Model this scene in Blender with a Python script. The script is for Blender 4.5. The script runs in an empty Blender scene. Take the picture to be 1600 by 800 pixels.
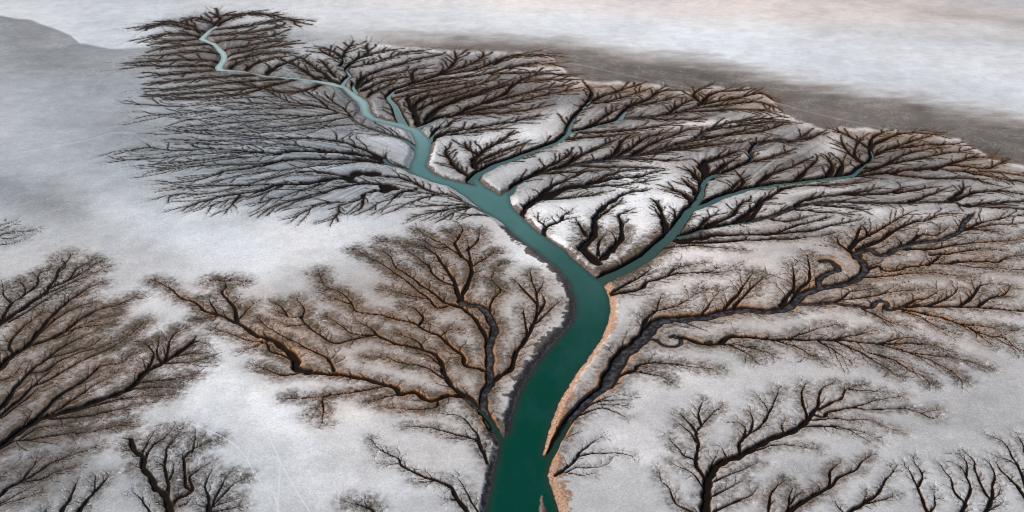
# Salt-flat river delta from the air: one fine ground sheet cut into river, creeks, banks and flat
SUN_EL, SUN_AZ, SUN_S, SKY_S, EXPO = 36, 285, 3.4, .07, .28
# ---------------------------------------------------------------- surveyed creeks
# every creek: key, label, group, options, lines; a line is (width at mouth, width at tip, flags, points mouth -> tip)
# flags: w = carries water, s = grey silt bed, d = extra deep/dark, n = no side rills
CREEKS = [
('head', 'dense dark creek system round the pale winding head of the river', dict(damp=.95, rad=16, tl=20, sp=9, warm=.35), [
 (7,3,'', '340,39 352,31 380,23 408,21'),
 (7,3,'', '322,48 295,44 262,36 229,42'), (7,3,'', '312,56 285,52 262,52 241,58'), (7,3,'', '312,60 290,62 265,64 250,66'),
 (8,3,'', '330,68 300,70 270,72 248,76'), (8,3,'', '342,82 310,80 280,82 245,86'), (8,3,'', '342,95 300,92 265,94 219,96'),
 (8,3,'', '335,102 300,102 260,103 225,101'), (8,3,'', '345,109 310,111 275,115 248,117'), (8,3,'', '400,117 350,119 300,123 245,128'),
 (8,3,'', '440,123 380,127 320,133 250,140'), (8,3,'', '460,124 420,133 350,141 280,146 240,150'),
 (7,3,'', '500,132 470,142 440,143 400,135 370,128'), (6,3,'', '420,134 380,146 330,150 270,155'),
 (7,3,'', '335,45 370,42 410,36 445,30 464,33'), (7,3,'', '330,55 370,52 410,47 440,40'), (7,3,'', '340,64 380,60 420,56 436,52'),
 (7,3,'', '350,76 380,72 410,66 435,62'), (7,3,'', '355,86 390,78 425,72 455,68'), (7,3,'', '360,93 400,85 430,80 450,82'),
 (8,3,'', '385,108 400,98 425,90 440,88'), (6,3,'', '338,38 320,30 305,27 285,33'), (6,3,'', '336,36 345,28 335,22'),
 (6,3,'', '312,50 300,40 270,33 250,36'), (8,3,'', '360,105 372,97 385,92'), (6,3,'', '337,26 365,22 395,20 430,24')]),
('feather', 'short feathery creeks above the thin pale reach of the river', dict(damp=.75, rad=14, tl=20, sp=9, warm=.4), [
 (9,4,'', '415,115 432,104 450,96 470,88'), (8,4,'', '500,124 480,112 460,100 440,92'), (8,4,'', '520,127 505,113 490,103 475,92 465,88'),
 (7,3,'', '525,120 512,105 505,95'), (7,3,'', '528,127 505,120 485,117 470,108')]),
('fork', 'creek with a thin white stream forking below a small far fan', dict(damp=.75, rad=14, tl=18, sp=8, warm=.4), [
 (10,4,'w', '533,132 540,122 546,116 541,107 549,98'), (5,3,'w', '531,102 537,95 536,87'), (6,3,'', '538,93 530,85 515,77 505,73'),
 (6,3,'', '537,87 540,78 550,70'), (7,3,'', '549,98 560,90 575,82 572,72'), (6,3,'', '558,91 590,81 612,77'), (6,3,'', '534,90 520,88 505,80'),
 (6,3,'', '552,104 580,98 610,89 640,80 655,80')]),
('notch', 'gully opening through a short blunt inlet into the pale upper river', dict(damp=.75, rad=14, tl=18, sp=9, warm=.45), [
 (8,5,'w', '557,143 552,134 551,129'), (9,4,'', '556,137 570,119 600,107 640,95 660,90 690,84'), (8,4,'', '562,135 580,123 620,113 660,105'),
 (8,4,'', '566,141 600,126 640,119 660,114'), (7,4,'', '575,150 585,142 605,134 615,128')]),
('hook', 'hooked pale blue creek with long dark branches to the far rim', dict(damp=.8, rad=15, tl=20, sp=9, warm=.4), [
 (17,5,'w', '630,192 622,175 616,162 606,151 610,145 621,137 644,129'), (10,4,'', '640,130 672,120 690,113 705,103 713,92 712,85'),
 (9,4,'', '668,121 700,111 730,101 750,92 756,85'), (9,4,'', '690,116 740,108 762,101 780,92 812,87'),
 (9,4,'', '620,137 680,125 730,119 770,112 800,104 840,99'), (8,4,'', '772,100 795,87 830,85 862,86'), (7,3,'', '800,104 830,98 866,100'),
 (7,4,'', '646,129 645,113 652,107'), (7,4,'', '770,114 810,113 845,112'), (8,4,'', '616,145 640,138 670,133 710,128'), (7,4,'', '612,152 640,148 680,138')]),
('ribbed', 'ribbed creek whose many long dark gullies sweep up to the right', dict(damp=.9, rad=16, tl=22, sp=9, warm=.55), [
 (11,6,'w', '653,197 670,190 682,184 695,181'), (12,4,'', '690,182 715,178 728,170 760,158 788,146 800,134 820,122 850,114 882,117'),
 (10,4,'', '712,178 740,172 780,165 810,158 850,148 888,140'), (12,5,'', '654,192 650,180 648,165 666,150 690,146 720,138 750,130 772,124'),
 (10,4,'', '650,178 640,160 642,148 690,136 740,128'), (11,4,'', '665,187 690,166 730,152 770,139 800,131 850,124 890,124'),
 (8,4,'', '718,178 760,176 800,174 846,167'), (10,4,'', '672,178 700,160 740,146 780,132 790,128'), (8,4,'', '760,160 800,150 840,140 885,132'),
 (8,4,'', '655,170 680,158 720,146 745,138')]),
('comb', 'straight dark comb-toothed gully below the ribbed creek', dict(damp=.65, rad=14, tl=22, sp=10, warm=.4), [
 (10,4,'', '672,219 684,212 702,205 744,198 772,193 800,190 816,185 846,180'), (7,3,'w', '672,218 676,208 684,200 700,196'), (6,3,'', '700,196 706,190 716,184'),
 (7,3,'', '690,210 720,208 760,202 790,200')]),
('inlet', 'branching gully climbing from the left shore of the blue inlet', dict(damp=.8, rad=16, tl=20, sp=9, warm=.4), [
 (9,4,'', '744,262 740,251 748,242 762,230 782,220 798,208'), (11,4,'', '732,273 713,262 705,250 697,237 702,230'), (9,4,'', '750,240 733,233 727,225'),
 (8,3,'', '747,252 770,241 800,230 820,224'), (7,3,'', '745,255 765,250 790,240')]),
('blue', 'blue creek with fir-like dark fans reaching the brown far rim', dict(damp=.8, rad=15, tl=24, sp=8, warm=.6), [
 (18,7,'w', '737,280 750,267 775,255 800,246 837,232 870,220 887,207 912,200 950,190 970,183'),
 (10,3,'ws', '887,205 890,195 897,182 910,167 922,155'), (9,4,'', '919,158 925,145 918,133'), (9,4,'', '912,165 940,150 970,140 1000,131'),
 (11,5,'ws', '968,184 977,172 985,163'), (9,4,'', '983,165 1010,155 1030,143 1050,140'), (8,4,'', '984,164 1020,160 1055,150'),
 (9,5,'s', '968,184 1025,181 1075,170 1100,160'), (9,4,'', '1098,161 1085,148 1095,137'), (9,4,'', '1099,160 1108,148 1125,142 1160,140'), (9,4,'', '1095,162 1150,152 1190,145 1208,155'),
 (8,4,'', '1075,170 1130,163 1180,158 1214,167'), (8,4,'', '1060,174 1110,172 1160,170 1200,172'), (9,4,'', '895,206 950,205 1000,200 1050,193'), (9,4,'', '875,217 930,213 980,208'),
 (9,4,'', '1045,177 1060,165 1080,156'), (8,4,'', '925,196 950,178 965,170'), (7,4,'', '930,160 950,158 975,150 1005,142'), (9,4,'', '1010,182 1040,186 1090,185')]),
('spine', 'grey-bedded long creek with a spine of pointed side gullies', dict(damp=.8, rad=15, tl=24, sp=9, warm=.55), [
 (11,5,'ws', '797,299 805,287 825,277 850,267 875,261'), (11,5,'s', '872,262 912,254 950,247 1000,241 1050,227 1087,215 1107,202 1137,192 1175,186 1207,184'),
 (11,4,'', '948,248 965,235 972,220 985,210'), (12,4,'', '880,260 900,246 930,232 958,219'), (11,4,'', '820,279 850,263 875,250 892,238'), (10,4,'', '985,244 1010,228 1040,215 1080,200'),
 (9,4,'', '1060,223 1100,216 1150,206 1190,196'), (9,4,'', '1090,213 1140,210 1190,204 1222,194'), (9,4,'', '1000,241 1060,233 1110,226 1160,221'), (9,4,'', '895,257 950,260 1025,261'),
 (8,4,'', '970,246 1010,248 1060,250'), (9,4,'', '1110,201 1150,196 1190,190 1230,190'), (9,4,'', '960,245 990,228 1010,214 1040,206'), (8,4,'', '1040,232 1075,228 1120,218'), (7,4,'', '850,270 890,268 930,266')]),
('plume', 'wide black plume-shaped gully with feathered upper edge', dict(damp=.6, rad=14, tl=20, sp=9, warm=.35), [
 (7,10,'', '816,336 818,328 827,317 850,307'), (16,5,'d', '848,308 887,292 925,285 962,277 995,275 1027,267'), (11,4,'', '828,318 855,295 875,285 907,270 925,266'),
 (11,4,'', '890,292 925,290 975,287 1010,282'), (8,4,'', '845,311 900,307 945,300'), (7,4,'', '930,284 950,273 975,266 995,264')]),
('nook', 'little bent gully on the pale slope just above the river bend', dict(damp=.4, rad=12, tl=14, sp=9, warm=.3), [
 (8,4,'', '850,364 852,353 875,345 882,335 892,329'), (5,3,'', '852,352 843,345 842,338'), (5,3,'', '876,344 890,340')]),
('lightning', 'bold black zigzag gully crossing the white triangular flat', dict(damp=.6, rad=12, tl=14, sp=11, warm=.25), [
 (16,5,'d', '935,410 914,390 912,383 925,370 931,355 930,340 940,325 960,312 975,302 1010,296'), (7,3,'', '932,340 945,332 960,322 970,312'), (8,4,'', '917,367 907,352 903,346'), (6,3,'', '926,374 905,375'),
 (7,3,'', '935,397 937,377 945,368')]),
('twist', 'dark twisted gully beside the zigzag gully on the white flat', dict(damp=.6, rad=12, tl=14, sp=11, warm=.25), [
 (12,4,'d', '942,402 955,390 970,372 972,350 967,335 980,329'), (8,3,'', '958,392 962,375 957,362')]),
('stub', 'short thick black gully left of the blue right fork', dict(damp=.6, rad=12, tl=12, sp=10, warm=.25), [
 (15,5,'d', '1046,362 1040,352 1037,340 1032,327 1024,314'), (9,4,'', '1062,346 1056,338 1052,327'), (6,3,'', '1037,340 1028,332 1024,326')]),
('right', 'broad green right fork with tree-shaped gullies to the brown rim', dict(damp=.75, rad=15, tl=22, sp=9, warm=.6), [
 (26,9,'w', '935,436 962,425 1000,405 1037,375 1057,355 1065,343 1075,327 1095,320 1125,307 1162,295 1200,288 1262,280 1325,272 1340,264'),
 (8,4,'ws', '1338,265 1350,256 1364,244 1361,233'),
 (12,4,'ws', '1076,326 1095,305 1097,290 1107,275 1137,265 1162,255 1175,245 1172,235 1182,222'), (12,5,'s', '1180,224 1220,217 1236,222 1262,207'), (9,4,'', '1225,220 1265,215 1282,207'),
 (12,4,'d', '1083,316 1070,302 1048,294'), (13,4,'d', '1093,304 1080,290 1070,282'), (12,4,'d', '1099,286 1085,272 1078,264'), (17,5,'d', '1106,276 1100,256 1112,248 1132,243 1152,235'), (12,4,'d', '1112,272 1130,258 1145,250'),
 (10,4,'', '1108,313 1135,300 1150,287 1162,278'), (10,4,'', '1150,298 1162,283 1155,272'), (9,4,'', '1160,256 1182,250 1205,245 1232,235'), (10,4,'', '1180,292 1202,272 1230,263 1262,248'),
 (10,4,'', '1240,283 1260,266 1277,249'), (13,4,'', '1290,279 1301,260 1293,244'), (12,4,'', '1308,275 1318,257 1310,246'), (9,4,'', '1362,245 1360,232 1345,222 1322,209 1305,203'), (9,4,'', '1361,236 1363,216 1382,205'),
 (9,4,'', '1364,242 1390,232 1420,221 1452,212'), (8,4,'', '1395,231 1440,226 1492,224'), (9,4,'', '1352,258 1328,238 1316,222'), (8,4,'', '1362,226 1400,210 1430,206 1462,210'),
 (10,4,'', '1322,274 1360,265 1390,255 1430,248 1480,238 1502,235'), (11,4,'', '1300,277 1380,270 1440,262 1500,266 1560,268 1640,280'), (9,4,'', '1390,270 1450,277 1520,278 1547,286'),
 (8,4,'', '1430,265 1490,257 1540,262 1572,250'), (8,4,'', '1500,266 1550,275 1605,285'), (8,4,'', '1460,264 1500,250 1530,244 1555,246'), (8,4,'', '1345,262 1380,258 1420,238 1470,230'), (7,4,'', '1350,252 1335,240 1345,215')]),
('lowfork', 'long low creek with blue mouth and comb of black gullies', dict(damp=.65, rad=13, tl=20, sp=9, warm=.45), [
 (12,7,'w', '1062,367 1087,360 1102,355 1150,347 1175,343'), (10,5,'s', '1172,344 1200,338 1232,327 1247,321 1300,314 1350,316 1412,316 1487,315 1512,321 1600,325 1650,328'),
 (10,4,'', '1245,321 1262,310 1325,301 1355,297 1377,293'), (9,4,'', '1320,302 1375,302 1400,297 1412,292'), (9,4,'', '1400,300 1437,295 1455,291'), (9,4,'', '1422,314 1450,305 1472,296'), (10,4,'', '1487,311 1501,300 1506,292'),
 (9,4,'', '1490,312 1525,300 1562,297 1600,303'), (9,4,'', '1512,321 1550,317 1605,313'), (11,4,'', '1172,344 1187,320 1202,307 1235,291 1300,288 1352,283'), (10,4,'', '1105,352 1145,335 1156,320 1170,312'),
 (12,4,'d', '1150,346 1170,332 1184,320 1190,308'), (9,4,'', '1200,338 1225,345 1262,338'), (9,4,'', '1262,318 1310,322 1350,326'), (8,4,'', '1090,359 1105,342 1120,334'), (8,4,'', '1245,326 1280,330 1330,333')]),
('blade', 'twin smooth black blade-shaped gullies on the right plain', dict(damp=.5, rad=10, tl=14, sp=13, warm=.5), [
 (14,5,'d', '1057,374 1095,370 1125,365 1200,364 1250,350 1295,339'), (10,4,'', '1195,365 1265,359 1305,350 1342,343'), (11,4,'d', '1062,377 1125,376 1200,372 1242,372 1302,364'), (6,3,'', '1032,388 1075,382 1125,386 1160,388')]),
('shore', 'paired thin creeks leaving the orange bank below the fork', dict(damp=.45, rad=14, tl=22, sp=11, warm=.6, orange=.5), [
 (8,3,'', '957,458 1000,450 1012,440 1045,429 1075,425 1107,424 1119,418'), (6,3,'', '955,455 985,440 1007,427 1018,419'), (4,2,'', '1045,428 1062,416 1100,411'), (3,2,'', '1085,425 1130,424 1150,420')]),
('great', 'great grey-bedded creek curving away right with rust-edged loops', dict(damp=.5, rad=15, tl=26, sp=9, warm=.75, orange=.9), [
 (14,15,'ws', '850,716 862,703 880,668 905,635 932,612 950,599'), (19,9,'s', '948,600 960,576 975,552 995,535 1011,520 1021,506 1037,499 1070,496 1100,494 1137,486 1162,482 1200,485 1225,482 1240,472 1257,457 1282,449 1307,445 1335,437 1350,422 1350,410 1340,400'),
 (10,6,'s', '1340,402 1337,394 1360,389 1375,397 1388,395 1400,389 1425,380 1475,372 1500,360 1507,347 1518,336'), (8,8,'sn', '1282,450 1280,437 1285,430 1297,425 1310,421 1308,414 1295,407 1285,407'),
 (7,6,'s', '1240,474 1255,475 1300,472 1325,476 1360,479 1368,472 1378,469 1387,474 1384,481 1400,482 1412,478'), (7,5,'', '1408,478 1450,477 1525,479 1600,485 1650,490'),
 (6,3,'', '1408,481 1437,487 1475,496 1500,504 1525,516 1550,525 1575,536 1605,550'), (5,3,'', '1350,432 1375,431 1412,427 1450,425 1520,432'), (6,4,'', '1354,420 1372,415 1380,421 1400,421 1425,415 1475,411 1525,416 1610,421'),
 (6,3,'', '1450,413 1466,402 1478,392'), (6,3,'', '1475,411 1525,406 1560,409 1572,401 1610,397'), (7,3,'', '1415,388 1462,387 1500,380 1575,375 1610,369'), (6,3,'', '1508,358 1525,350 1562,340 1610,333'), (6,3,'', '1505,359 1545,351 1610,347'),
 (9,3,'', '1336,396 1328,388 1340,377 1360,365 1380,355 1400,342 1419,333'), (8,3,'', '1340,388 1380,372 1400,357 1425,347 1450,342 1470,334 1497,332'), (6,3,'', '1334,380 1342,361 1346,352'), (6,3,'', '1358,367 1350,352'),
 (6,3,'', '1326,390 1312,380 1309,372'), (7,3,'', '1422,379 1437,367 1450,365 1465,366 1482,356'), (8,3,'', '1222,476 1228,466 1240,450 1242,430 1239,414'), (7,3,'', '1242,458 1250,450 1265,435 1266,415 1261,398'),
 (5,3,'', '1296,473 1317,465 1330,455 1362,450'), (4,3,'', '1312,468 1370,461 1387,455 1434,452'), (5,3,'', '1412,477 1432,467 1450,465 1466,453'), (6,3,'', '1448,476 1470,470 1487,460 1496,449'), (6,3,'', '1500,478 1520,462 1532,447 1547,442'),
 (5,3,'', '1530,477 1550,463 1570,460 1578,448'), (4,2,'', '1348,481 1370,492 1390,501 1414,508'), (4,2,'', '1412,486 1437,492 1455,505 1484,518'), (4,2,'', '1500,504 1537,509 1580,515'), (4,2,'', '1518,513 1532,522 1547,536'), (4,2,'', '1548,524 1570,527 1592,546'),
 (8,3,'', '1004,520 1010,498 1025,483 1033,464'), (4,2,'', '1022,485 1050,479 1070,470 1097,454'), (4,2,'', '1094,492 1107,477 1123,454'), (6,3,'', '1127,487 1150,462 1162,447 1176,426'), (5,3,'', '1144,483 1162,462 1183,442 1195,430'),
 (7,3,'', '966,586 990,578 997,570 1025,565 1075,571 1117,576'), (4,2,'', '990,579 1025,585 1044,593'), (6,3,'', '1455,397 1490,394 1530,388 1570,390'), (5,3,'', '1400,390 1410,378 1400,372'), (6,3,'', '1512,355 1530,357 1560,362')]),
('meander', 'olive creek that loops once then runs right as a long thin fan', dict(damp=.5, rad=14, tl=26, sp=9, warm=.7, orange=.6), [
 (7,6,'sn', '1008,528 1022,530 1035,537 1050,541 1064,537 1064,529 1054,524 1048,526'), (10,4,'', '1056,525 1075,527 1100,536 1125,534 1142,525 1175,525 1200,529 1250,529 1300,530 1337,532 1375,537 1412,547 1450,560 1475,572 1502,591'),
 (4,2,'', '1372,536 1425,535 1450,537 1478,545'), (4,2,'', '1412,547 1437,552 1487,557 1540,572'), (5,2,'', '1302,530 1337,545 1362,560 1380,570 1402,586'), (4,2,'', '1358,550 1395,560 1417,575 1440,585 1452,597'), (4,2,'', '1234,528 1262,517 1307,506'),
 (4,2,'', '1302,529 1337,522 1364,516'), (4,2,'', '1210,530 1245,541 1265,552 1287,561'), (4,2,'', '1280,532 1305,547 1327,561'), (4,2,'', '1372,536 1410,527 1430,527'), (4,2,'', '1130,535 1160,546 1178,560'), (4,2,'', '1120,536 1165,540 1205,552')]),
('thicket', 'small olive creek tangle on the lip of the orange right bank', dict(damp=.3, rad=9, tl=16, sp=9, warm=.4, ghost=.8), [
 (6,3,'', '898,652 920,632 947,625 975,624'), (5,3,'', '905,648 935,637 960,642 980,651'), (4,2,'', '935,630 955,632 980,632'), (3,2,'', '932,626 960,616 985,618')]),
('twig', 'dark twig-shaped creek starting at the crack in the orange bank', dict(damp=.25, rad=9, tl=16, sp=10, warm=.3, ghost=.7), [
 (6,3,'', '868,741 882,733 892,725 905,712 932,707 960,707 992,711'), (5,3,'', '902,712 912,700 927,690 941,682'), (4,2,'', '884,737 900,729 922,730 950,724 957,714'), (4,2,'', '890,738 910,741 927,738')]),
('broad', 'broad black trunk at the lower right spreading like a bare oak', dict(damp=.42, rad=11, tl=20, sp=8, warm=.35, orange=.55, ghost=.8), [
 (15,8,'', '1104,850 1104,800 1104,775 1106,755 1111,738 1116,729 1132,719 1157,710 1180,697 1200,686 1230,676 1250,666 1265,652'),
 (9,4,'', '1107,752 1102,746 1090,729 1089,710 1092,692 1089,675 1097,662 1112,647 1128,634'), (6,3,'', '1090,676 1075,657 1064,646'), (6,3,'', '1096,662 1092,645 1100,626'), (6,3,'', '1090,724 1085,716 1070,712 1060,700 1045,682'), (5,3,'', '1089,690 1077,672 1060,661'),
 (8,3,'', '1262,655 1277,635 1280,617 1287,605 1304,597'), (7,3,'', '1272,646 1288,650 1296,642 1330,636 1362,639 1412,637 1437,644 1464,640'), (7,3,'', '1280,638 1300,627 1317,621 1322,607 1347,600'), (5,2,'', '1270,655 1302,652 1325,655 1350,654 1375,662 1402,673'),
 (6,2,'', '1252,665 1295,664 1310,669 1340,671 1372,686'), (6,3,'', '1262,652 1255,625 1254,610 1258,598'), (4,2,'', '1325,637 1350,630 1380,622 1410,619'), (4,2,'', '1328,607 1360,610 1387,612'), (7,3,'', '1156,710 1157,692 1170,677 1192,662 1200,642 1187,619'),
 (5,3,'', '1160,688 1165,670 1156,659'), (5,3,'', '1172,675 1177,657 1172,642'), (5,3,'', '1194,658 1202,645 1210,625 1218,606'), (5,2,'', '1112,774 1142,760 1164,746'), (5,2,'', '1112,752 1150,737 1187,721'), (6,3,'', '1112,800 1150,782 1170,775 1184,761'),
 (4,2,'', '1101,764 1087,742 1065,730 1045,720'), (6,2,'', '1102,800 1087,800 1057,785 1045,762 1034,750 1030,734'), (5,2,'', '1165,708 1200,696 1225,694 1250,697 1277,700'), (5,2,'', '1110,737 1112,722 1122,708'), (4,2,'', '1140,716 1132,706 1128,700'),
 (5,2,'', '1230,678 1222,668 1226,655'), (4,2,'', '1300,663 1330,672 1360,690'), (4,2,'', '1440,644 1455,652 1466,654')]),
('bent', 'bent brown-stained creek whose end curls under a grey smudge', dict(damp=.5, rad=10, tl=16, sp=9, warm=.4, orange=.4, ghost=.8), [
 (9,4,'', '1205,840 1232,800 1250,787 1272,772 1297,760 1310,745 1335,735 1345,722 1360,711'), (6,3,'', '1297,759 1297,740 1302,730 1314,722'), (6,3,'', '1202,810 1203,780 1212,762 1226,749'), (6,3,'', '1230,802 1234,780 1238,762'), (4,2,'', '1236,786 1245,774 1254,770'), (4,2,'', '1282,768 1278,756')]),
('knobbly', 'knobbly creek with a pale curling upper end right of a bent creek', dict(damp=.35, rad=9, tl=14, sp=9, warm=.45, orange=.4, frost=.3), [
 (8,3,'', '1300,840 1327,800 1347,787 1370,772 1380,757 1392,740 1401,728'), (5,2,'', '1353,785 1382,779 1404,771'), (4,2,'', '1349,786 1355,768'), (4,2,'', '1322,804 1312,792 1306,784')]),
('slim', 'slim dark creek leaning left with a forked white tip', dict(damp=.3, rad=9, tl=14, sp=10, warm=.45, orange=.4, frost=.5), [
 (7,3,'', '1475,845 1452,800 1442,780 1435,760 1425,742 1414,726'), (5,2,'', '1436,758 1442,742 1432,725 1427,714'), (5,2,'', '1454,798 1462,785 1460,764')]),
('yfork', 'wavy Y-shaped creek with frosty tips near the lower right', dict(damp=.32, rad=9, tl=14, sp=10, warm=.5, orange=.5, frost=.5), [
 (8,3,'', '1504,845 1505,800 1508,784 1492,767 1485,747 1469,724'), (6,3,'', '1509,783 1517,762 1510,740 1495,724'), (4,2,'', '1511,742 1511,720 1500,709')]),
('lyre', 'lyre-shaped creek with two upright wavy arms at lower right', dict(damp=.32, rad=9, tl=14, sp=10, warm=.5, orange=.5, frost=.5), [
 (8,3,'', '1525,845 1542,800 1550,777 1552,760 1554,737 1544,719'), (6,3,'', '1549,780 1537,762 1527,740 1522,720 1506,704'), (4,2,'', '1549,780 1560,772 1565,760'), (4,2,'', '1545,796 1558,790 1566,784')]),
('edge', 'creek cut by the right border leaning in with pale forked crown', dict(damp=.32, rad=9, tl=14, sp=10, warm=.5, orange=.4, frost=.4), [
 (8,4,'', '1660,860 1600,772 1590,757 1570,740 1559,724'), (7,3,'', '1606,775 1600,745 1590,725 1582,710 1570,692 1550,681'), (4,2,'', '1590,725 1572,716 1556,712'), (4,2,'', '1604,710 1598,695 1592,680')]),
('tall', 'tall many-armed creek with rust rims left of the green river', dict(damp=.62, rad=13, tl=22, sp=8, warm=.6, orange=.75), [
 (13,12,'s', '768,668 757,640 757,615 765,595 765,570 765,540 772,519 768,500 755,481 737,475 720,470'),
 (9,3,'', '763,534 755,515 742,497 725,482 707,477 683,479 672,467 650,450 630,435 605,417 580,403 556,390'), (7,3,'', '722,478 695,470 675,455 655,442 635,427 615,412 609,398 590,388'), (9,3,'', '720,470 712,445 702,425 690,410 680,396 665,385 637,380 600,377'),
 (10,3,'', '720,471 725,455 737,427 737,414 722,400 700,385 675,372 652,357'), (7,3,'', '722,400 711,380 716,370 700,361'), (6,3,'', '738,414 733,396 730,376'), (5,2,'', '740,414 760,401 772,393'), (6,3,'', '712,446 687,435 675,425 670,415 657,405 637,392'),
 (5,2,'', '765,490 770,467 782,452 767,432 783,411'), (9,3,'', '767,581 750,575 727,570 725,557 707,542 690,525 665,515 650,505 620,497 590,490 555,485 550,472 535,457 517,450 505,442 497,424'), (6,3,'', '655,507 662,495 650,482 634,477'),
 (4,2,'', '690,523 700,515 717,514'), (6,3,'', '730,390 746,376 748,362'), (5,2,'', '700,385 682,386 664,376'), (5,2,'', '716,372 722,360 720,352'), (4,2,'', '672,466 650,463 620,455 604,451'), (5,2,'', '550,474 530,468 515,464')]),
('ushaped', 'long brown creek ending in a white-frosted crown at far left', dict(damp=.6, rad=13, tl=20, sp=9, warm=.6, orange=.6, frost=.25), [
 (8,4,'', '752,645 737,622 710,605 695,585 692,570 682,555 660,544 625,537 597,527 585,522 560,527 522,535 500,522 477,505 470,495 452,494 434,486'), (5,3,'', '662,545 657,536 640,527 618,519'), (5,2,'', '590,523 580,512 555,500'),
 (5,2,'', '585,522 550,520 532,507 511,494'), (5,2,'', '471,496 475,482 465,466'), (5,2,'', '694,590 662,572 622,565 605,557 574,557'), (4,2,'', '450,494 440,480 428,472'), (4,2,'', '478,506 455,508 436,502'), (5,2,'', '692,572 670,555 655,552')]),
('rusty', 'longest rust-rimmed creek running from green inlet to pointed tip', dict(damp=.58, rad=13, tl=20, sp=8, warm=.65, orange=1.0), [
 (11,9,'ws', '775,668 760,647 737,627 724,618'), (10,10,'', '724,618 700,617 677,624 660,620 647,611 625,614 616,604 575,592 540,585 510,582 480,579'), (14,4,'d', '482,579 463,572 463,560 450,547 430,532 410,525 400,522 375,505 345,492 322,485 302,470 285,465 265,450 242,437'),
 (8,3,'', '371,501 365,477 347,457 352,447 350,436'), (5,2,'', '372,498 385,485 396,474'), (5,2,'', '341,491 330,475 326,466'), (6,3,'', '522,578 515,562 495,550 475,540 445,525 420,512 404,496'), (6,3,'', '458,562 445,555 422,547 415,535 390,531 350,517 336,512'),
 (6,2,'', '465,582 440,585 420,577 398,570'), (5,2,'', '602,602 550,612 512,617 502,626 489,648'), (4,2,'', '515,617 492,620 448,622'), (5,2,'', '628,614 600,620 578,626'), (5,2,'', '684,624 682,635 650,639 598,635'), (4,2,'', '350,438 335,436 326,442'), (4,2,'', '350,438 366,437 378,440'), (4,2,'', '418,532 400,540 385,545'),
 (4,2,'', '344,492 322,496 305,498'), (4,2,'', '504,626 505,642 505,660')]),
('fingers', 'three-fingered creek on the mud flat hugged by the river bend', dict(damp=.5, rad=12, tl=18, sp=9, warm=.5, orange=.6), [
 (9,4,'', '768,600 776,590 800,573 807,550 825,525 832,507 840,487 840,467 835,445 827,424'), (6,3,'', '838,472 815,447 806,440'), (7,3,'', '839,492 852,472 847,458'), (5,3,'', '836,505 857,487 872,470'), (5,2,'', '824,522 820,490 818,480'), (4,2,'', '838,460 846,448 850,438')]),
('oliveloop', 'thin dark creek by the left bank curving over a white patch', dict(damp=.42, rad=12, tl=20, sp=9, warm=.4), [
 (5,3,'', '762,723 750,692 742,685 722,680 705,675 687,671 670,666 634,666'), (5,3,'', '753,698 746,680 741,670 720,650 687,645'), (3,2,'', '724,680 712,684 704,684')]),
('diagonal', 'single diagonal creek with frosty upper end on the pale flat', dict(damp=.35, rad=12, tl=20, sp=9, warm=.3, orange=.4, frost=.5), [
 (8,3,'', '750,850 732,800 712,775 707,760 682,750 655,740 630,727 625,717 610,710 595,702 579,686'), (4,2,'', '680,750 664,752 648,750'), (5,2,'', '708,764 698,758'), (5,2,'', '752,812 742,790 722,757 716,746'), (3,2,'', '628,724 610,724 602,724'), (5,2,'', '714,780 700,779')]),
('frostball', 'small frost-ringed creek end by the lower border', dict(damp=.5, rad=16, tl=20, sp=7, warm=.1, frost=.9), [
 (6,3,'', '600,850 585,800 570,790 547,785'), (4,2,'', '574,793 568,784')]),
('candelabra', 'upright creek with candelabra arms at the lower left', dict(damp=.5, rad=14, tl=20, sp=8, warm=.15, orange=.2, frost=.35), [
 (12,7,'', '268,850 265,800 262,786 255,767 242,760 237,745 225,730 222,712 210,702 206,686'), (6,2,'', '226,718 235,700 260,680 268,670'), (5,2,'', '222,706 230,692 241,674'), (5,2,'', '225,731 209,727'), (7,3,'', '262,782 262,750 257,725 262,700 275,682 286,668'),
 (5,2,'', '262,750 271,735 271,721'), (9,3,'', '266,790 280,777 300,765 297,745 307,735 327,724'), (7,3,'', '298,764 291,758 290,740 287,718 300,702 320,692 340,686'), (4,2,'', '300,706 305,690 304,676'), (4,2,'', '287,718 284,708'), (4,2,'', '257,728 246,722'), (4,2,'', '281,790 292,784 300,776')]),
('fanleaf', 'creek fanning like a leaf beside the white-fringed ring', dict(damp=.48, rad=14, tl=20, sp=8, warm=.1, frost=.5), [
 (8,3,'', '322,850 325,800 327,780 320,760 331,736'), (5,2,'', '328,798 347,755 358,739'), (5,2,'', '332,790 360,760 384,746'), (5,2,'', '335,790 345,786 376,777'), (4,2,'', '330,798 360,794 376,790'), (4,2,'', '334,800 340,840')]),
('spur', 'short dark spur-like creek leaning right, nearest the candelabra', dict(damp=.4, rad=12, tl=16, sp=8, warm=.1, frost=.4), [
 (9,3,'', '95,850 122,800 135,782 147,765 150,744'), (6,3,'', '149,766 162,751 168,744')]),
('stump', 'short upright creek stump left of a leaning spur creek', dict(damp=.4, rad=12, tl=16, sp=8, warm=.1, frost=.4), [
 (8,3,'', '75,840 95,800 107,782 115,762 122,752'), (4,2,'', '65,805 75,792')]),
('sprig', 'small curling creek sprig at the foot of the candelabra', dict(damp=.3, rad=10, tl=14, sp=8, warm=.1, frost=.5), [
 (5,2,'', '245,840 235,800 222,782 208,768'), (4,2,'', '224,784 222,774')]),
('reed', 'lean creek in dark mud at the lower left with two long arms', dict(damp=.5, rad=16, tl=22, sp=9, warm=.1), [
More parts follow.
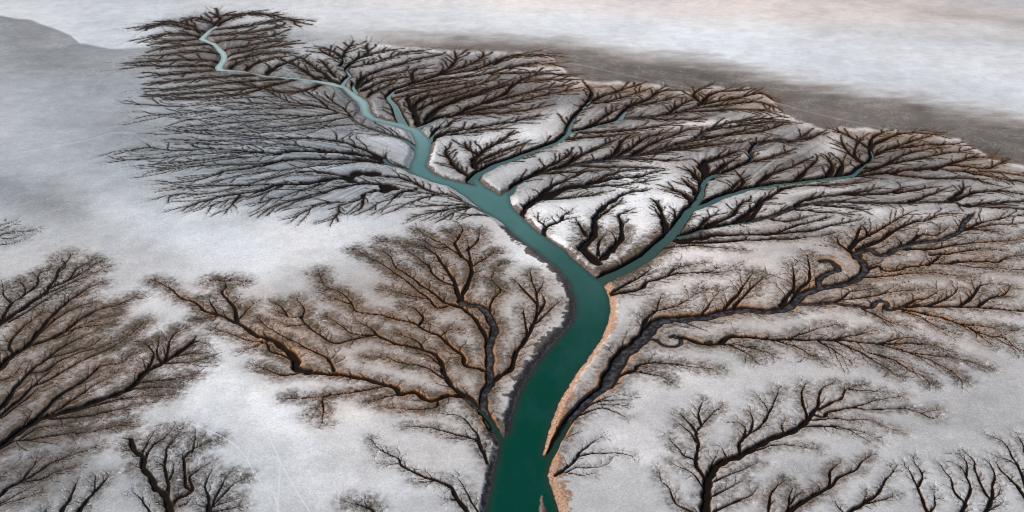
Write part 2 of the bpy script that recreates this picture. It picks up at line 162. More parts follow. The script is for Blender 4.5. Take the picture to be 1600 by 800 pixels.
 (7,3,'', '-60,830 0,775 10,762 35,750 62,735 85,720 112,710 147,699'), (5,2,'', '36,752 65,747 87,737 114,729'), (5,2,'', '36,748 52,727 58,716'), (5,2,'', '-40,810 0,786 30,770 58,756'), (5,2,'', '-40,812 0,789 45,775 62,768'), (3,2,'', '-20,760 0,745 20,732')]),
('sweep', 'sweeping dark brown creek with a flame-shaped crown', dict(stain=.9, damp=.7, rad=16, tl=24, sp=8, warm=.35, frost=.3), [
 (14,6,'d', '-90,760 0,696 25,676 55,657 75,649 120,637 160,622 190,612 207,602 217,592 232,577 255,565 275,552 302,534'), (9,3,'', '55,655 85,625 107,607 125,598 150,577 162,570 190,565 207,551'), (6,2,'', '72,650 105,630 140,605 160,594 184,580'), (6,2,'', '80,653 125,650 170,642 195,636 222,627'),
 (6,2,'', '120,640 175,625 212,619 264,616'), (5,2,'', '205,606 237,604 272,605'), (5,2,'', '216,594 227,580 222,561'), (7,3,'', '230,582 237,560 240,550 227,534'), (7,3,'', '248,571 260,560 262,545 270,525 281,513'), (6,3,'', '252,563 247,555 247,529'), (6,2,'', '-30,716 15,691 50,685 100,677 130,675 162,669 202,660'),
 (5,2,'', '222,596 262,592 300,585'), (5,2,'', '270,556 290,552 310,548'), (5,2,'', '258,566 285,566 318,560'), (4,2,'', '28,674 44,655 50,642'), (4,2,'', '30,686 60,668 100,662')]),
('rake', 'raked parallel dark gullies on the brown flat at the left border', dict(stain=.9, damp=.7, rad=16, tl=20, sp=9, warm=.4, frost=.2), [
 (9,3,'', '-60,690 0,637 12,622 25,604 45,582 72,560 100,540 120,530 152,514'), (8,3,'', '-60,700 5,645 37,617 52,602 82,590 105,575 140,557 170,545 200,525 222,504'), (5,2,'', '2,652 37,625 60,607 80,598'), (5,2,'', '46,582 70,578 95,562 125,550 162,540 190,527 212,512'), (5,2,'', '74,559 107,550 140,540 156,529'),
 (5,2,'', '-30,606 0,595 20,585 33,571'), (4,2,'', '52,603 75,580 95,572')]),
('willow', 'willow-like creek of long streaming gullies above the brown flat', dict(stain=.9, damp=.7, rad=15, tl=20, sp=8, warm=.45, frost=.25, orange=.25), [
 (12,4,'d', '-60,620 0,572 12,560 30,547 47,537 60,517 75,500 92,482 112,467 135,450 152,444'), (9,3,'', '45,539 82,527 107,512 135,492 162,480 185,475 212,463'), (6,3,'', '22,551 15,540 22,525 37,510 55,495 68,484'), (6,3,'', '58,522 82,502 107,485 140,477'), (5,2,'', '72,530 105,522 130,505 177,492'),
 (5,2,'', '100,518 130,510 172,505'), (4,2,'', '110,484 125,478 142,472')]),
('crown', 'broad-crowned creek at the left border below the blue-grey flat', dict(stain=.9, damp=.6, rad=14, tl=20, sp=7, warm=.25, frost=.15), [
 (9,3,'', '-50,540 0,505 30,485 50,470 70,457 77,447 90,432 92,420 107,405 110,396'), (9,3,'', '-30,525 2,500 6,491 20,472 37,460 40,450 32,439'), (6,2,'', '37,460 57,445 60,430 76,421'), (7,2,'', '77,449 105,437 120,420 143,406'), (6,2,'', '52,469 87,452 125,435 161,419'), (5,2,'', '14,502 57,477 92,455 122,444'), (5,2,'', '19,473 6,460 3,446'),
 (5,2,'', '107,437 130,425 150,410'), (4,2,'', '92,424 102,414 96,402')]),
('grille', 'faint grille of thin creeks at the left border on grey mud', dict(damp=.35, rad=12, tl=12, sp=9, warm=.0), [
 (4,2,'', '-60,375 0,366 25,361 50,360'), (4,2,'', '-20,370 0,372 45,367'), (4,2,'', '-40,378 0,382 38,373'), (3,2,'', '-10,366 0,359 21,350'), (3,2,'', '-10,362 0,352 14,347')]),
('mane', 'thin stream trailing a mane of fine dark lines to the left', dict(damp=.5, rad=14, tl=26, sp=9, warm=.1), [
 (10,5,'w', '653,231 632,217 612,210 595,205 577,199 555,189 546,180 522,172'), (8,2,'', '524,172 494,164 456,159 432,149 415,137'), (7,2,'', '514,169 501,157 479,142 465,138'), (6,2,'', '548,180 536,168 520,157 512,150'), (8,2,'', '530,175 494,180 447,184 400,188 340,193 280,198'), (6,2,'', '500,165 450,163 400,160 350,160 280,165 212,162'),
 (6,2,'', '490,168 440,168 400,169 340,172 290,175 235,180'), (6,2,'', '480,181 440,178 390,178 340,182 286,188'), (6,2,'', '545,182 500,190 450,196 400,199 330,202 275,205'), (5,2,'', '430,150 380,152 320,156 255,152'), (5,2,'', '560,193 520,196 470,202 420,205 360,206')]),
('tail', 'horse-tail of dark gullies behind a small blue side stream', dict(damp=.5, rad=14, tl=26, sp=9, warm=.1), [
 (11,7,'w', '645,266 637,262 620,258 607,252 600,246'), (11,2,'', '602,247 575,235 540,222 507,217 487,215 462,215 425,215 400,212 375,210 325,209 275,204'), (13,4,'d', '596,246 550,238 500,235 450,235 432,238 400,236 350,232 312,230 298,225'), (7,2,'', '400,237 375,237 312,240 262,245 192,250'),
 (12,4,'d', '596,252 550,247 525,247 462,247 432,252 400,260 350,267 312,280 266,286'), (7,2,'', '440,250 400,255 350,257 300,259 244,267'), (6,2,'', '450,216 400,216 337,219 270,217'), (7,2,'', '575,250 525,255 475,260 425,267 380,272 330,285'), (6,2,'', '510,234 460,226 410,224 350,225 285,222'), (6,2,'', '400,237 340,246 290,252 240,256'),
 (6,2,'', '470,234 420,242 370,246 310,254 250,262'), (6,2,'', '320,232 270,234 230,230 205,234')]),
('pooled', 'creek with two black pools and rooty branches over grey mud', dict(damp=.58, rad=14, tl=22, sp=9, warm=.15), [
 (9,5,'ws', '778,334 755,327 732,317 712,307 683,300'), (7,8,'', '686,301 662,293 645,283 625,277 612,275 585,270'), (16,5,'d', '588,270 562,270 545,275 512,279 475,286 437,287 400,298 350,305 312,315 294,323'), (8,2,'', '545,275 500,268 462,268 400,283 337,300 275,303 264,308'),
 (14,10,'dn', '578,270 560,268 545,278 552,281'), (16,2,'', '618,293 600,287 560,286 525,294 492,302 450,315 425,322 413,331'), (14,9,'dn', '612,292 602,290 600,297 605,297'), (9,2,'', '602,296 572,300 565,310 540,317 530,320 530,330 521,341'), (7,2,'', '536,315 500,317 482,327 459,338'), (9,2,'', '650,295 625,300 612,310 595,315 576,326'),
 (8,2,'', '684,303 650,312 616,328'), (9,2,'', '732,321 695,327 670,332 646,338'), (7,2,'', '728,318 687,320 650,322'), (6,2,'', '762,336 742,334 720,336'), (6,2,'', '420,287 350,289 300,291 270,295'), (7,2,'', '500,287 475,295 445,305 408,316'), (6,2,'', '440,290 400,305 360,310 330,322'), (6,2,'', '570,302 566,322 560,328'), (6,2,'', '690,304 640,298 615,305'), (6,2,'', '510,300 470,312 440,325'),
 (6,2,'', '375,304 362,320 355,326'), (6,2,'', '740,321 710,331 690,342')]),
]
# bands of bare bank mud: name, label, colour class, width px, points
BANKS = [
('river_bank', 'bright orange left-lit bank along the outside of the river bend', 1.0, 14, '949,447 958,464 961,482 957,502 947,526 931,550 914,571 898,592 884,617 873,645 861,675 852,702'),
('river_bank', 'orange-brown bank with a dark crack, ending at the lower border', .8, 21, '958,600 936,618 912,640 897,660 885,690 869,715 860,740 869,762 876,785 888,860'),
('river_bank', 'dark ridged bank on the inside of the river bend', 0., 18, '800,362 828,392 850,402 870,420 885,443 893,470 891,495 880,518 858,542 833,566 816,592 803,620 795,648 787,674'),
('river_bank', 'purple-grey bank where the river leaves at the lower border', .12, 10, '776,690 767,725 758,760 748,800 735,860'),
('river_bank', 'pinkish brown bank edging the white triangular flat', .17, 8, '803,323 830,357 860,379 890,396 915,417 931,431'),
('river_bank', 'reddish bank on the outside of the narrow upper bend', .18, 6, '676,224 672,242 668,255 678,264 700,276 742,287'),
('river_bank', 'brown bank at the sharp point between two blue inlets', .16, 6, '748,276 763,290 783,302 794,296'),
('river_bank', 'rosy bank facing the widest pale reach of the upper river', .15, 5, '562,146 576,156 580,168 590,180 620,187'),
]
TRACKS = [
('white vehicle track running to the lower border on the pale flat', 3.6, ['408,650 425,690 438,720 460,760 484,800 510,850']),
('white track that splits off the longer one and runs straight down', 3.4, ['439,722 437,760 434,800 432,850']),
('faint kinked white track left of the split track', 3.2, ['398,735 410,757 428,772 436,800 440,840']),
('faint pale curved track skirting the leaf-shaped creek', 3.2, ['300,662 330,674 360,690 385,715 400,748']),
('thin white scratch across the grey mud at the left', 5.5, ['20,240 60,234 100,226 140,218 175,208 205,208']),
('long straight pale track over the dark band beyond the far rim', 8.0, ['860,92 900,100 1000,122 1080,138 1200,158 1260,174 1330,190 1410,206']),
('short pale scratch on the flat above the willow-like creek', 3.0, ['218,452 240,470 262,486 285,505']),
]
RIVER_L = '725,900 757,800 768,750 779,700 782,686 768,668 775,660 787,679 797,668 800,650 808,620 820,596 835,570 855,545 875,523 892,504 900,484 899,462 889,435 870,412 853,399 835,385 815,372 800,359 786,345 772,335 750,322 725,302 700,286 675,280 650,270 640,262 640,252 647,240 647,232 650,226 649,220 645,210 640,202 625,196 606,191 580,184 565,176 561,162 557,155 546,146 535,134 512,129 484,123.5 462,120.5 430,118 412,116.5 387,110.5 374,109 350,108 337,107 335,102 342,94 345,88 343,81 335,71 327,65 312,60 310,58 316,52 324,45 329,42 337,37.5'
RIVER_R = '341,38.5 331,44 325,51 320,57 329,62 338,65 346,73 353,79 355,84 354,92 350,97 347,103 350,105 369,106.5 385,108.5 395,111 417,115 466,118.5 500,123 522,126 532,130 539,131 550,139 559,145 574,155 577,162 579,172 587,180 621,188 632,189 640,194 651,196 661,203 672,215 674,222 670,242 665,255 675,265 695,275 742,286 738,278 745,274 760,289 782,301 795,294 797,306 801,320 817,336 837,355 860,372 882,385 895,400 920,420 932,432 938,434 944,440 947,450 952,460 954,480 950,500 940,525 925,547 910,567 897,585 888,600 877,617 867,640 857,670 848,705 856,708 862,715 855,738 863,760 870,780 875,800 895,900'
BAR = '846,763 851,770 856,790 861,830 852,850 842,830 840,790 841,774'
import bpy, math, random, time
import numpy as np
T0 = time.time()
rnd = random.Random(11); rs = np.random.RandomState(5)
F = 1600.0; CX, CY = 800.0, 400.0; H = 300.0; PITCH = math.radians(28.0)
SP, CP = math.sin(PITCH), math.cos(PITCH)
BASE = 2.2                                   # height of the salt flat over the water
def ground(px, py):
    """a bearing and depression (as survey pixels) -> metres on the flat"""
    a = (px - CX) / F; b = (CY - py) / F
    dz = b * CP - SP; dy = CP + b * SP
    t = (H - BASE) / (-dz)
    return a * t, dy * t
def metre(px, py):
    """metres on the ground per survey pixel there"""
    b = (CY - py) / F
    return (H - BASE) / (SP - b * CP) / F
def scale(px, py):
    """spacing unit for rills: metres, wider where the flat recedes"""
    b = (CY - py) / F; return metre(px, py) / math.sqrt((SP - b*CP) / math.hypot(1, b))
def survey(x, y):
    """metres -> survey pixel"""
    f = y * CP + (H - BASE) * SP; u = y * SP - (H - BASE) * CP
    return CX + F * x / f, CY - F * u / f
def pts(s): return [tuple(map(float, q.split(','))) for q in s.split()]

# ---------------------------------------------------------------- the ground grid: fine where the place is seen, coarse to the horizon
ST = 1.25
ex = [0.0]
while ex[-1] < 5200: ex.append(ex[-1] + ST + ex[-1] * .06)
ex = np.array(ex[1:])
xs = np.concatenate([(-140 - ex)[::-1], np.arange(-140, 1740 + .1, ST), 1740 + ex])
NL = len(ex)
up = [0.0]
while up[-1] < 424: up.append(up[-1] + ST + min(up[-1] * .05, 9))
dn = [0.0]
while dn[-1] < 1900: dn.append(dn[-1] + ST + dn[-1] * .06)
up = np.array(up[1:]); up = up[up < 426]; dn = np.array(dn[1:])
ys = np.concatenate([(-16 - up)[::-1], np.arange(-16, 864 + .1, ST), 864 + dn])
NT = len(up)
NX, NY = len(xs), len(ys)
PX, PY = np.meshgrid(xs, ys)
X, Y = ground(PX, PY)
X = X.astype(np.float32); Y = Y.astype(np.float32)
U = metre(PX, PY).astype(np.float32)
def gi(px): return int(round((px + 140) / ST)) + NL
def gj(py): return int(round((py + 16) / ST)) + NT
def window(px0, px1, py0, py1, rx, ry):
    i0 = max(0, gi(min(px0, px1) - rx)); i1 = min(NX, gi(max(px0, px1) + rx) + 2)
    j0 = max(0, gj(min(py0, py1) - ry)); j1 = min(NY, gj(max(py0, py1) + ry) + 2)
    return j0, j1, i0, i1

def value_noise(x, y, seed):
    xi = np.floor(x).astype(np.int64); yi = np.floor(y).astype(np.int64)
    fx = x - xi; fy = y - yi; fx = fx*fx*(3-2*fx); fy = fy*fy*(3-2*fy)
    def h(a, b):
        n = (a * 374761393 + b * 668265263 + seed * 2147483647) & 0xffffffff
        n = ((n ^ (n >> 13)) * 1274126177) & 0xffffffff
        return ((n ^ (n >> 16)) & 0xffff) / 65535.0
    return ((h(xi, yi) * (1-fx) + h(xi+1, yi) * fx) * (1-fy) + (h(xi, yi+1) * (1-fx) + h(xi+1, yi+1) * fx) * fy).astype(np.float32)
def fbm(x, y, seed, octs=4):
    s = 0; a = .5
    for k in range(octs): s = s + a * value_noise(x * 2**k, y * 2**k, seed + k); a *= .5
    return s / (1 - .5**octs)
def sstep(a, b, x):
    t = np.clip((x - a) / (b - a), 0, 1); return t * t * (3 - 2 * t)

# ---------------------------------------------------------------- the river outline
def smooth(P, n=4):
    out = []
    for i in range(len(P) - 1):
        p0 = P[max(0, i-1)]; p1 = P[i]; p2 = P[i+1]; p3 = P[min(len(P)-1, i+2)]
        for k in range(n):
            t = k / n
            out.append(tuple(.5 * (2*b + (c-a)*t + (2*a-5*b+4*c-d)*t*t + (3*b-a-3*c+d)*t**3) for a, b, c, d in zip(p0, p1, p2, p3)))
    out.append(P[-1]); return out
def poly_ground(px): return [ground(*p) for p in px]
river_px = pts(RIVER_L) + pts(RIVER_R)
def densify(P, m, amp, seed):
    r = random.Random(seed); out = []
    n = len(P)
    for i in range(n):
        a, b = P[i], P[(i+1) % n]
        k = max(1, int(math.hypot(b[0]-a[0], b[1]-a[1]) / m))
        for q in range(k):
            t = q / k; j = amp if q else amp * .4
            out.append((a[0]+(b[0]-a[0])*t + r.uniform(-j, j), a[1]+(b[1]-a[1])*t + r.uniform(-j, j)*.5))
    return out
def signed(P, R):
    """signed distance in metres to a closed outline, negative inside, capped at R"""
    G = poly_ground(P); n = len(P)
    D = np.full((NY, NX), R, np.float32); inside = np.zeros((NY, NX), bool)
    for i in range(n):
        (ax, ay), (bx, by) = G[i], G[(i+1) % n]; (pa, qa), (pb, qb) = P[i], P[(i+1) % n]
        r = R / min(metre(pa, qa), metre(pb, qb)); j0, j1, i0, i1 = window(pa, pb, qa, qb, r, r*.75)
        if j1 > j0 and i1 > i0:
            D[j0:j1, i0:i1] = np.minimum(D[j0:j1, i0:i1], seg_dist(X[j0:j1, i0:i1], Y[j0:j1, i0:i1], ax, ay, bx, by)[0])
        if qa != qb:
            lo, hi = min(qa, qb), max(qa, qb)
            a, b = np.searchsorted(ys, lo), np.searchsorted(ys, hi)
            for j in range(a, b):
                xx = pa + (ys[j] - qa) / (qb - qa) * (pb - pa)
                k = np.searchsorted(xs, xx); inside[j, k:] ^= True
    return np.where(inside, -D, D)
def seg_dist(x, y, ax, ay, bx, by):
    dx, dy = bx-ax, by-ay; l2 = dx*dx + dy*dy + 1e-9
    t = np.clip(((x-ax)*dx + (y-ay)*dy) / l2, 0, 1)
    return np.sqrt((x-ax-t*dx)**2 + (y-ay-t*dy)**2), t
RSD = signed(densify(river_px, 5, .9, 3), 16.0)
BSD = signed(densify(pts(BAR), 6, .6, 4), 8.0)
print('river', round(time.time()-T0, 1))
def in_river(x, y, m=0.0):
    px, py = survey(x, y); i, j = gi(px), gj(py)
    if not (NL <= i < NX-NL and 0 <= j < NY): return False
    return RSD[j, i] < m

# ---------------------------------------------------------------- creek lines, and rills grown from them by competition for space
lines = []        # dict: creek, parent line, pts (metres), half widths (metres), level, flags
for ci, (key, label, opt, ls) in enumerate(CREEKS):
    for li, (w0, w1, fl, s) in enumerate(ls):
        P = smooth(pts(s), 4); n = len(P); r = random.Random(ci*100 + li)
        ph = [r.uniform(0, 6.28) for _ in range(4)]; Q = []; L = 0
        for i, (px, py) in enumerate(P):
            if i: L += math.hypot(px-P[i-1][0], py-P[i-1][1])
            a, b = P[max(0, i-1)], P[min(n-1, i+1)]
            tx, ty = b[0]-a[0], b[1]-a[1]; tl = math.hypot(tx, ty) + 1e-6
            wig = (math.sin(L/7 + ph[0]) + .7*math.sin(L/3.7 + ph[1]) + .5*math.sin(L/15 + ph[2])) * (.45 if py < 260 else .8) * min(1, i/3)
            Q.append((px - ty/tl*wig, py + tx/tl*wig*.6))
        G = [ground(*q) for q in Q]
        hw = []; lv = li > 0 and not fl
        for i, (px, py) in enumerate(Q):
            t = i / (n-1)
            w = w0 + (w1-w0) * t**.8
            if key in ('great', 'meander', 'shore') and li: w *= 1.3
            if key in ('mane', 'tail', 'pooled') and not fl: w *= .8
            if 'w' not in fl: w *= 1 + (.12 if 's' in fl else .3 if py < 345 else .18)*math.sin(i*1.7 + ph[3])
            if w1 < 6: w *= 1 - (.6 if py > 330 or key in ('mane', 'tail', 'pooled') else .3)*t**2
            hw.append(max(.5*w*metre(px, py)*(.8 if lv else 1), .34*metre(px, py) if py > 345 else .40*scale(px, py)**2/metre(px, py)))
        lines.append(dict(c=ci, line=li, p=G, h=hw, lev=0, fl=fl, lid=len(lines), px=Q))
traced = list(lines)
CELL = 6.0; hashd = {}
def put(x, y, lid): hashd.setdefault((int(x // CELL), int(y // CELL)), []).append((x, y, lid))
for L in traced:
    for (a, b) in zip(L['p'][:-1], L['p'][1:]):
        d = math.hypot(b[0]-a[0], b[1]-a[1]); k = max(1, int(d/2.0))
        for q in range(k): put(a[0]+(b[0]-a[0])*q/k, a[1]+(b[1]-a[1])*q/k, L['lid'])
def near(x, y, r, skip):
    c0, c1 = int((x-r)//CELL), int((x+r)//CELL); e0, e1 = int((y-r)//CELL), int((y+r)//CELL)
    best = None; bd = r*r
    for i in range(c0, c1+1):
        for j in range(e0, e1+1):
            for (qx, qy, l) in hashd.get((i, j), ()):
                if l in skip: continue
                d = (qx-x)**2 + (qy-y)**2
                if d < bd: bd = d; best = (qx, qy)
    return best
tips = []
def sprout(L, x, y, ang, length, hw, lev, flow):
    lid = len(lines)
    N = dict(c=L['c'], line=L['line'], p=[(x, y)], h=[hw], lev=lev, fl='', lid=lid, par=L['lid'])
    lines.append(N)
    tips.append(dict(L=N, a=ang, flow=flow, left=length, tot=length, hw=hw, gp=L.get('par', -1)))
def grow(gap, look, fork, sway, pull):
    global tips
    for gen in range(90):
        if not tips: break
        nxt = []; rnd.shuffle(tips)
        for t in tips:
            N = t['L']; x, y = N['p'][-1]; px, py = survey(x, y)
            if not (-130 < px < 1730 and 2 < py < 855): continue
            v = scale(px, py); st = 1.7*v; u = metre(px, py)
            a = t['a'] + rnd.gauss(0, sway * t.get('calm', 1))
            a += pull * (((t['flow'] - a + math.pi) % (2*math.pi)) - math.pi)
            skip = {N['lid']} | ({N['par'], t['gp']} if len(N['p']) < 4 else set())
            nx, ny = x + st*math.cos(a), y + st*math.sin(a)
            q = near(nx + 1.2*st*math.cos(a), ny + 1.2*st*math.sin(a), look*v, skip)
            if q:
                away = math.atan2(ny - q[1], nx - q[0]); dl = (away - a + math.pi) % (2*math.pi) - math.pi
                a += (.33 if t.get('calm', 1) == 1 else .12)*dl if abs(dl) < 2.5 else 0
                nx, ny = x + st*math.cos(a), y + st*math.sin(a)
            if near(nx, ny, gap*v, skip) or in_river(nx, ny, 2.5): continue
            t['a'] = a; t['left'] -= st; k = max(0, t['left'] / t['tot'])
            N['p'].append((nx, ny)); N['h'].append(max(t['hw'] * (.3 + .7*k), .34*v*v/u if py < 345 else .27*u)); put(nx, ny, N['lid'])
            if t['left'] <= 0: continue
            if N['lev'] < 3 and rnd.random() < fork * (.5 if t.get('calm', 1) < 1 else 1) and t['left'] > 3*st:
                sd = rnd.choice((-1, 1))
                sprout(N, nx, ny, a + sd*rnd.uniform(.45, .8)*(.7 if 'calm' in t and t['calm'] < 1 else 1), t['left']*rnd.uniform(.5, .9), N['h'][-1]*.8, N['lev']+1, a + sd*.2)
                tips[-1]['calm'] = t.get('calm', 1)
            nxt.append(t)
        tips = nxt
    tips = []
for L in traced:                                              # first rills: leave the traced lines at a slant and bend upstream
    opt = CREEKS[L['c']][2]
    if 'n' in L['fl']: continue
    P = L['p']; n = len(P); tot = sum(math.hypot(P[i+1][0]-P[i][0], P[i+1][1]-P[i][1]) for i in range(n-1))
    s = 0; side = rnd.choice((-1, 1)); run = rnd.uniform(.3, 1) * opt['sp']*scale(*survey(*P[0]))
    for i in range(n-1):
        dx, dy = P[i+1][0]-P[i][0], P[i+1][1]-P[i][1]; d = math.hypot(dx, dy); ang = math.atan2(dy, dx)
        q = survey(*P[i]); v = scale(*q); u = metre(*q); run -= d; s += d; t = s / tot
        if run < 0 and (t > .1 or L['line'] == 0):
            run = opt['sp'] * v * rnd.uniform(.3, .85) * (.8 if q[1] < 345 else 1); side = -side if rnd.random() < .75 else side
            if in_river(P[i][0], P[i][1], 3): continue
            ln = opt['tl'] * v * rnd.uniform(.4, 1.5) * (1 - .3*t)
            far = q[1] < 345; wing = CREEKS[L['c']][0] in ('mane', 'tail', 'pooled')
            if wing: ln *= 1.7
            elif far: ln *= 1.15
            sweep = CREEKS[L['c']][0] in ('great', 'meander', 'shore', 'willow', 'rake', 'sweep', 'reed')
            if sweep: ln *= 1.45
            a1 = rnd.uniform(.2, .42) if wing else rnd.uniform(.34, .68) if sweep else rnd.uniform(.32, .62) if far else rnd.uniform(.5, .95)
            sprout(L, P[i][0], P[i][1], ang + side*a1, ln, min(L['h'][i]*(.42 if q[1] > 330 else .7), rnd.uniform(.42, .95)*v*v/u) * (.62 if wing else 1 if far else 1.25), 1, ang + side*a1*rnd.uniform(.3, .6))
            tips[-1]['calm'] = .25 if far else .55 if sweep else 1
    ang = math.atan2(P[-1][1]-P[-2][1], P[-1][0]-P[-2][0]); v = scale(*survey(*P[-1]))
    fq = survey(*P[-1])[1] < 345
    for q in ((-.28, 0.03, .3) if fq else (-.5, 0.05, .55)):
        sprout(L, P[-1][0], P[-1][1], ang + q + rnd.uniform(-.15, .15), opt['tl']*v*rnd.uniform(.4, .8), L['h'][-1]*.9, 1, ang + q*.5)
        tips[-1]['calm'] = .25 if fq else 1
grow(2.0, 3.6, .16, .17, .10)
lines = [L for L in lines if L['lev'] == 0 or len(L['p']) > 1]
print('rills', len(lines), round(time.time()-T0, 1))
byid = {L['lid']: L for L in lines}
nid = max(byid) + 1
for L in list(lines):                                         # hair rills: short and fine, along everything
    if 'n' in L['fl']: continue
    P = L['p']; run = 0
    for i in range(0 if L['lev'] else 2, len(P)-1):
        dx, dy = P[i+1][0]-P[i][0], P[i+1][1]-P[i][1]; ang = math.atan2(dy, dx); v = scale(*survey(*P[i])); run -= math.hypot(dx, dy)
        if run < 0:
            q = survey(*P[i]); u = metre(*q); far = q[1] < 345; wing = CREEKS[L['c']][0] in ('mane', 'tail', 'pooled')
            sweep = CREEKS[L['c']][0] in ('great', 'meander', 'shore', 'willow', 'rake', 'sweep', 'reed')
            run = v * (rnd.uniform(2.2, 5) if wing else rnd.uniform(2.2, 5.5) if far else rnd.uniform(3.2, 8)); sd = rnd.choice((-1, 1))
            a1 = rnd.uniform(.15, .35) if wing else rnd.uniform(.2, .45) if far else rnd.uniform(.3, .7) if sweep else rnd.uniform(.5, 1.0)
            N = dict(c=L['c'], line=L['line'], p=[P[i]], h=[.27*v*v/u], lev=4, fl='', lid=nid, par=L['lid'], far=far); nid += 1; lines.append(N)
            ln = v*rnd.uniform(3.5, 14) * (1.5 if far or sweep else 1)
            tips.append(dict(L=N, a=ang + sd*a1, flow=ang + sd*a1*.4, left=ln, tot=ln, hw=.27*v*v/u, gp=L.get('par', -1), calm=.4 if far else 1))
grow(1.15, 2.2, .0, .22, .08)
for L in list(lines):                                         # salt filaments fringing the fans of the near creeks
    if L['lev'] not in (1, 2, 3) or len(L['p']) < 3: continue
    q = survey(*L['p'][-1])
    if q[1] < 350 or CREEKS[L['c']][2].get('frost', 0) < .34 and CREEKS[L['c']][0] not in ('ushaped', 'great', 'meander', 'broad') or rnd.random() > .30 + CREEKS[L['c']][2].get('frost', .12): continue
    P = L['p']; ang = math.atan2(P[-1][1]-P[-2][1], P[-1][0]-P[-2][0]); v = scale(*q); u = metre(*q)
    for k in range(rnd.choice((1, 2, 2, 3))):
        a = ang + rnd.uniform(-.7, .7)
        N = dict(c=L['c'], line=L['line'], p=[P[-1]], h=[.55*u], lev=5, fl='', lid=nid, par=L['lid']); nid += 1; lines.append(N)
        ln = v*rnd.uniform(4, 11); tips.append(dict(L=N, a=a, flow=ang, left=ln, tot=ln, hw=.6*u, gp=L.get('par', -1)))
grow(1.0, 1.8, .0, .25, .05)
lines = [L for L in lines if len(L['p']) > (4 if L['lev'] == 5 else 1)]
print('lines', len(lines), 'segments', sum(len(L['p'])-1 for L in lines), round(time.time()-T0, 1))
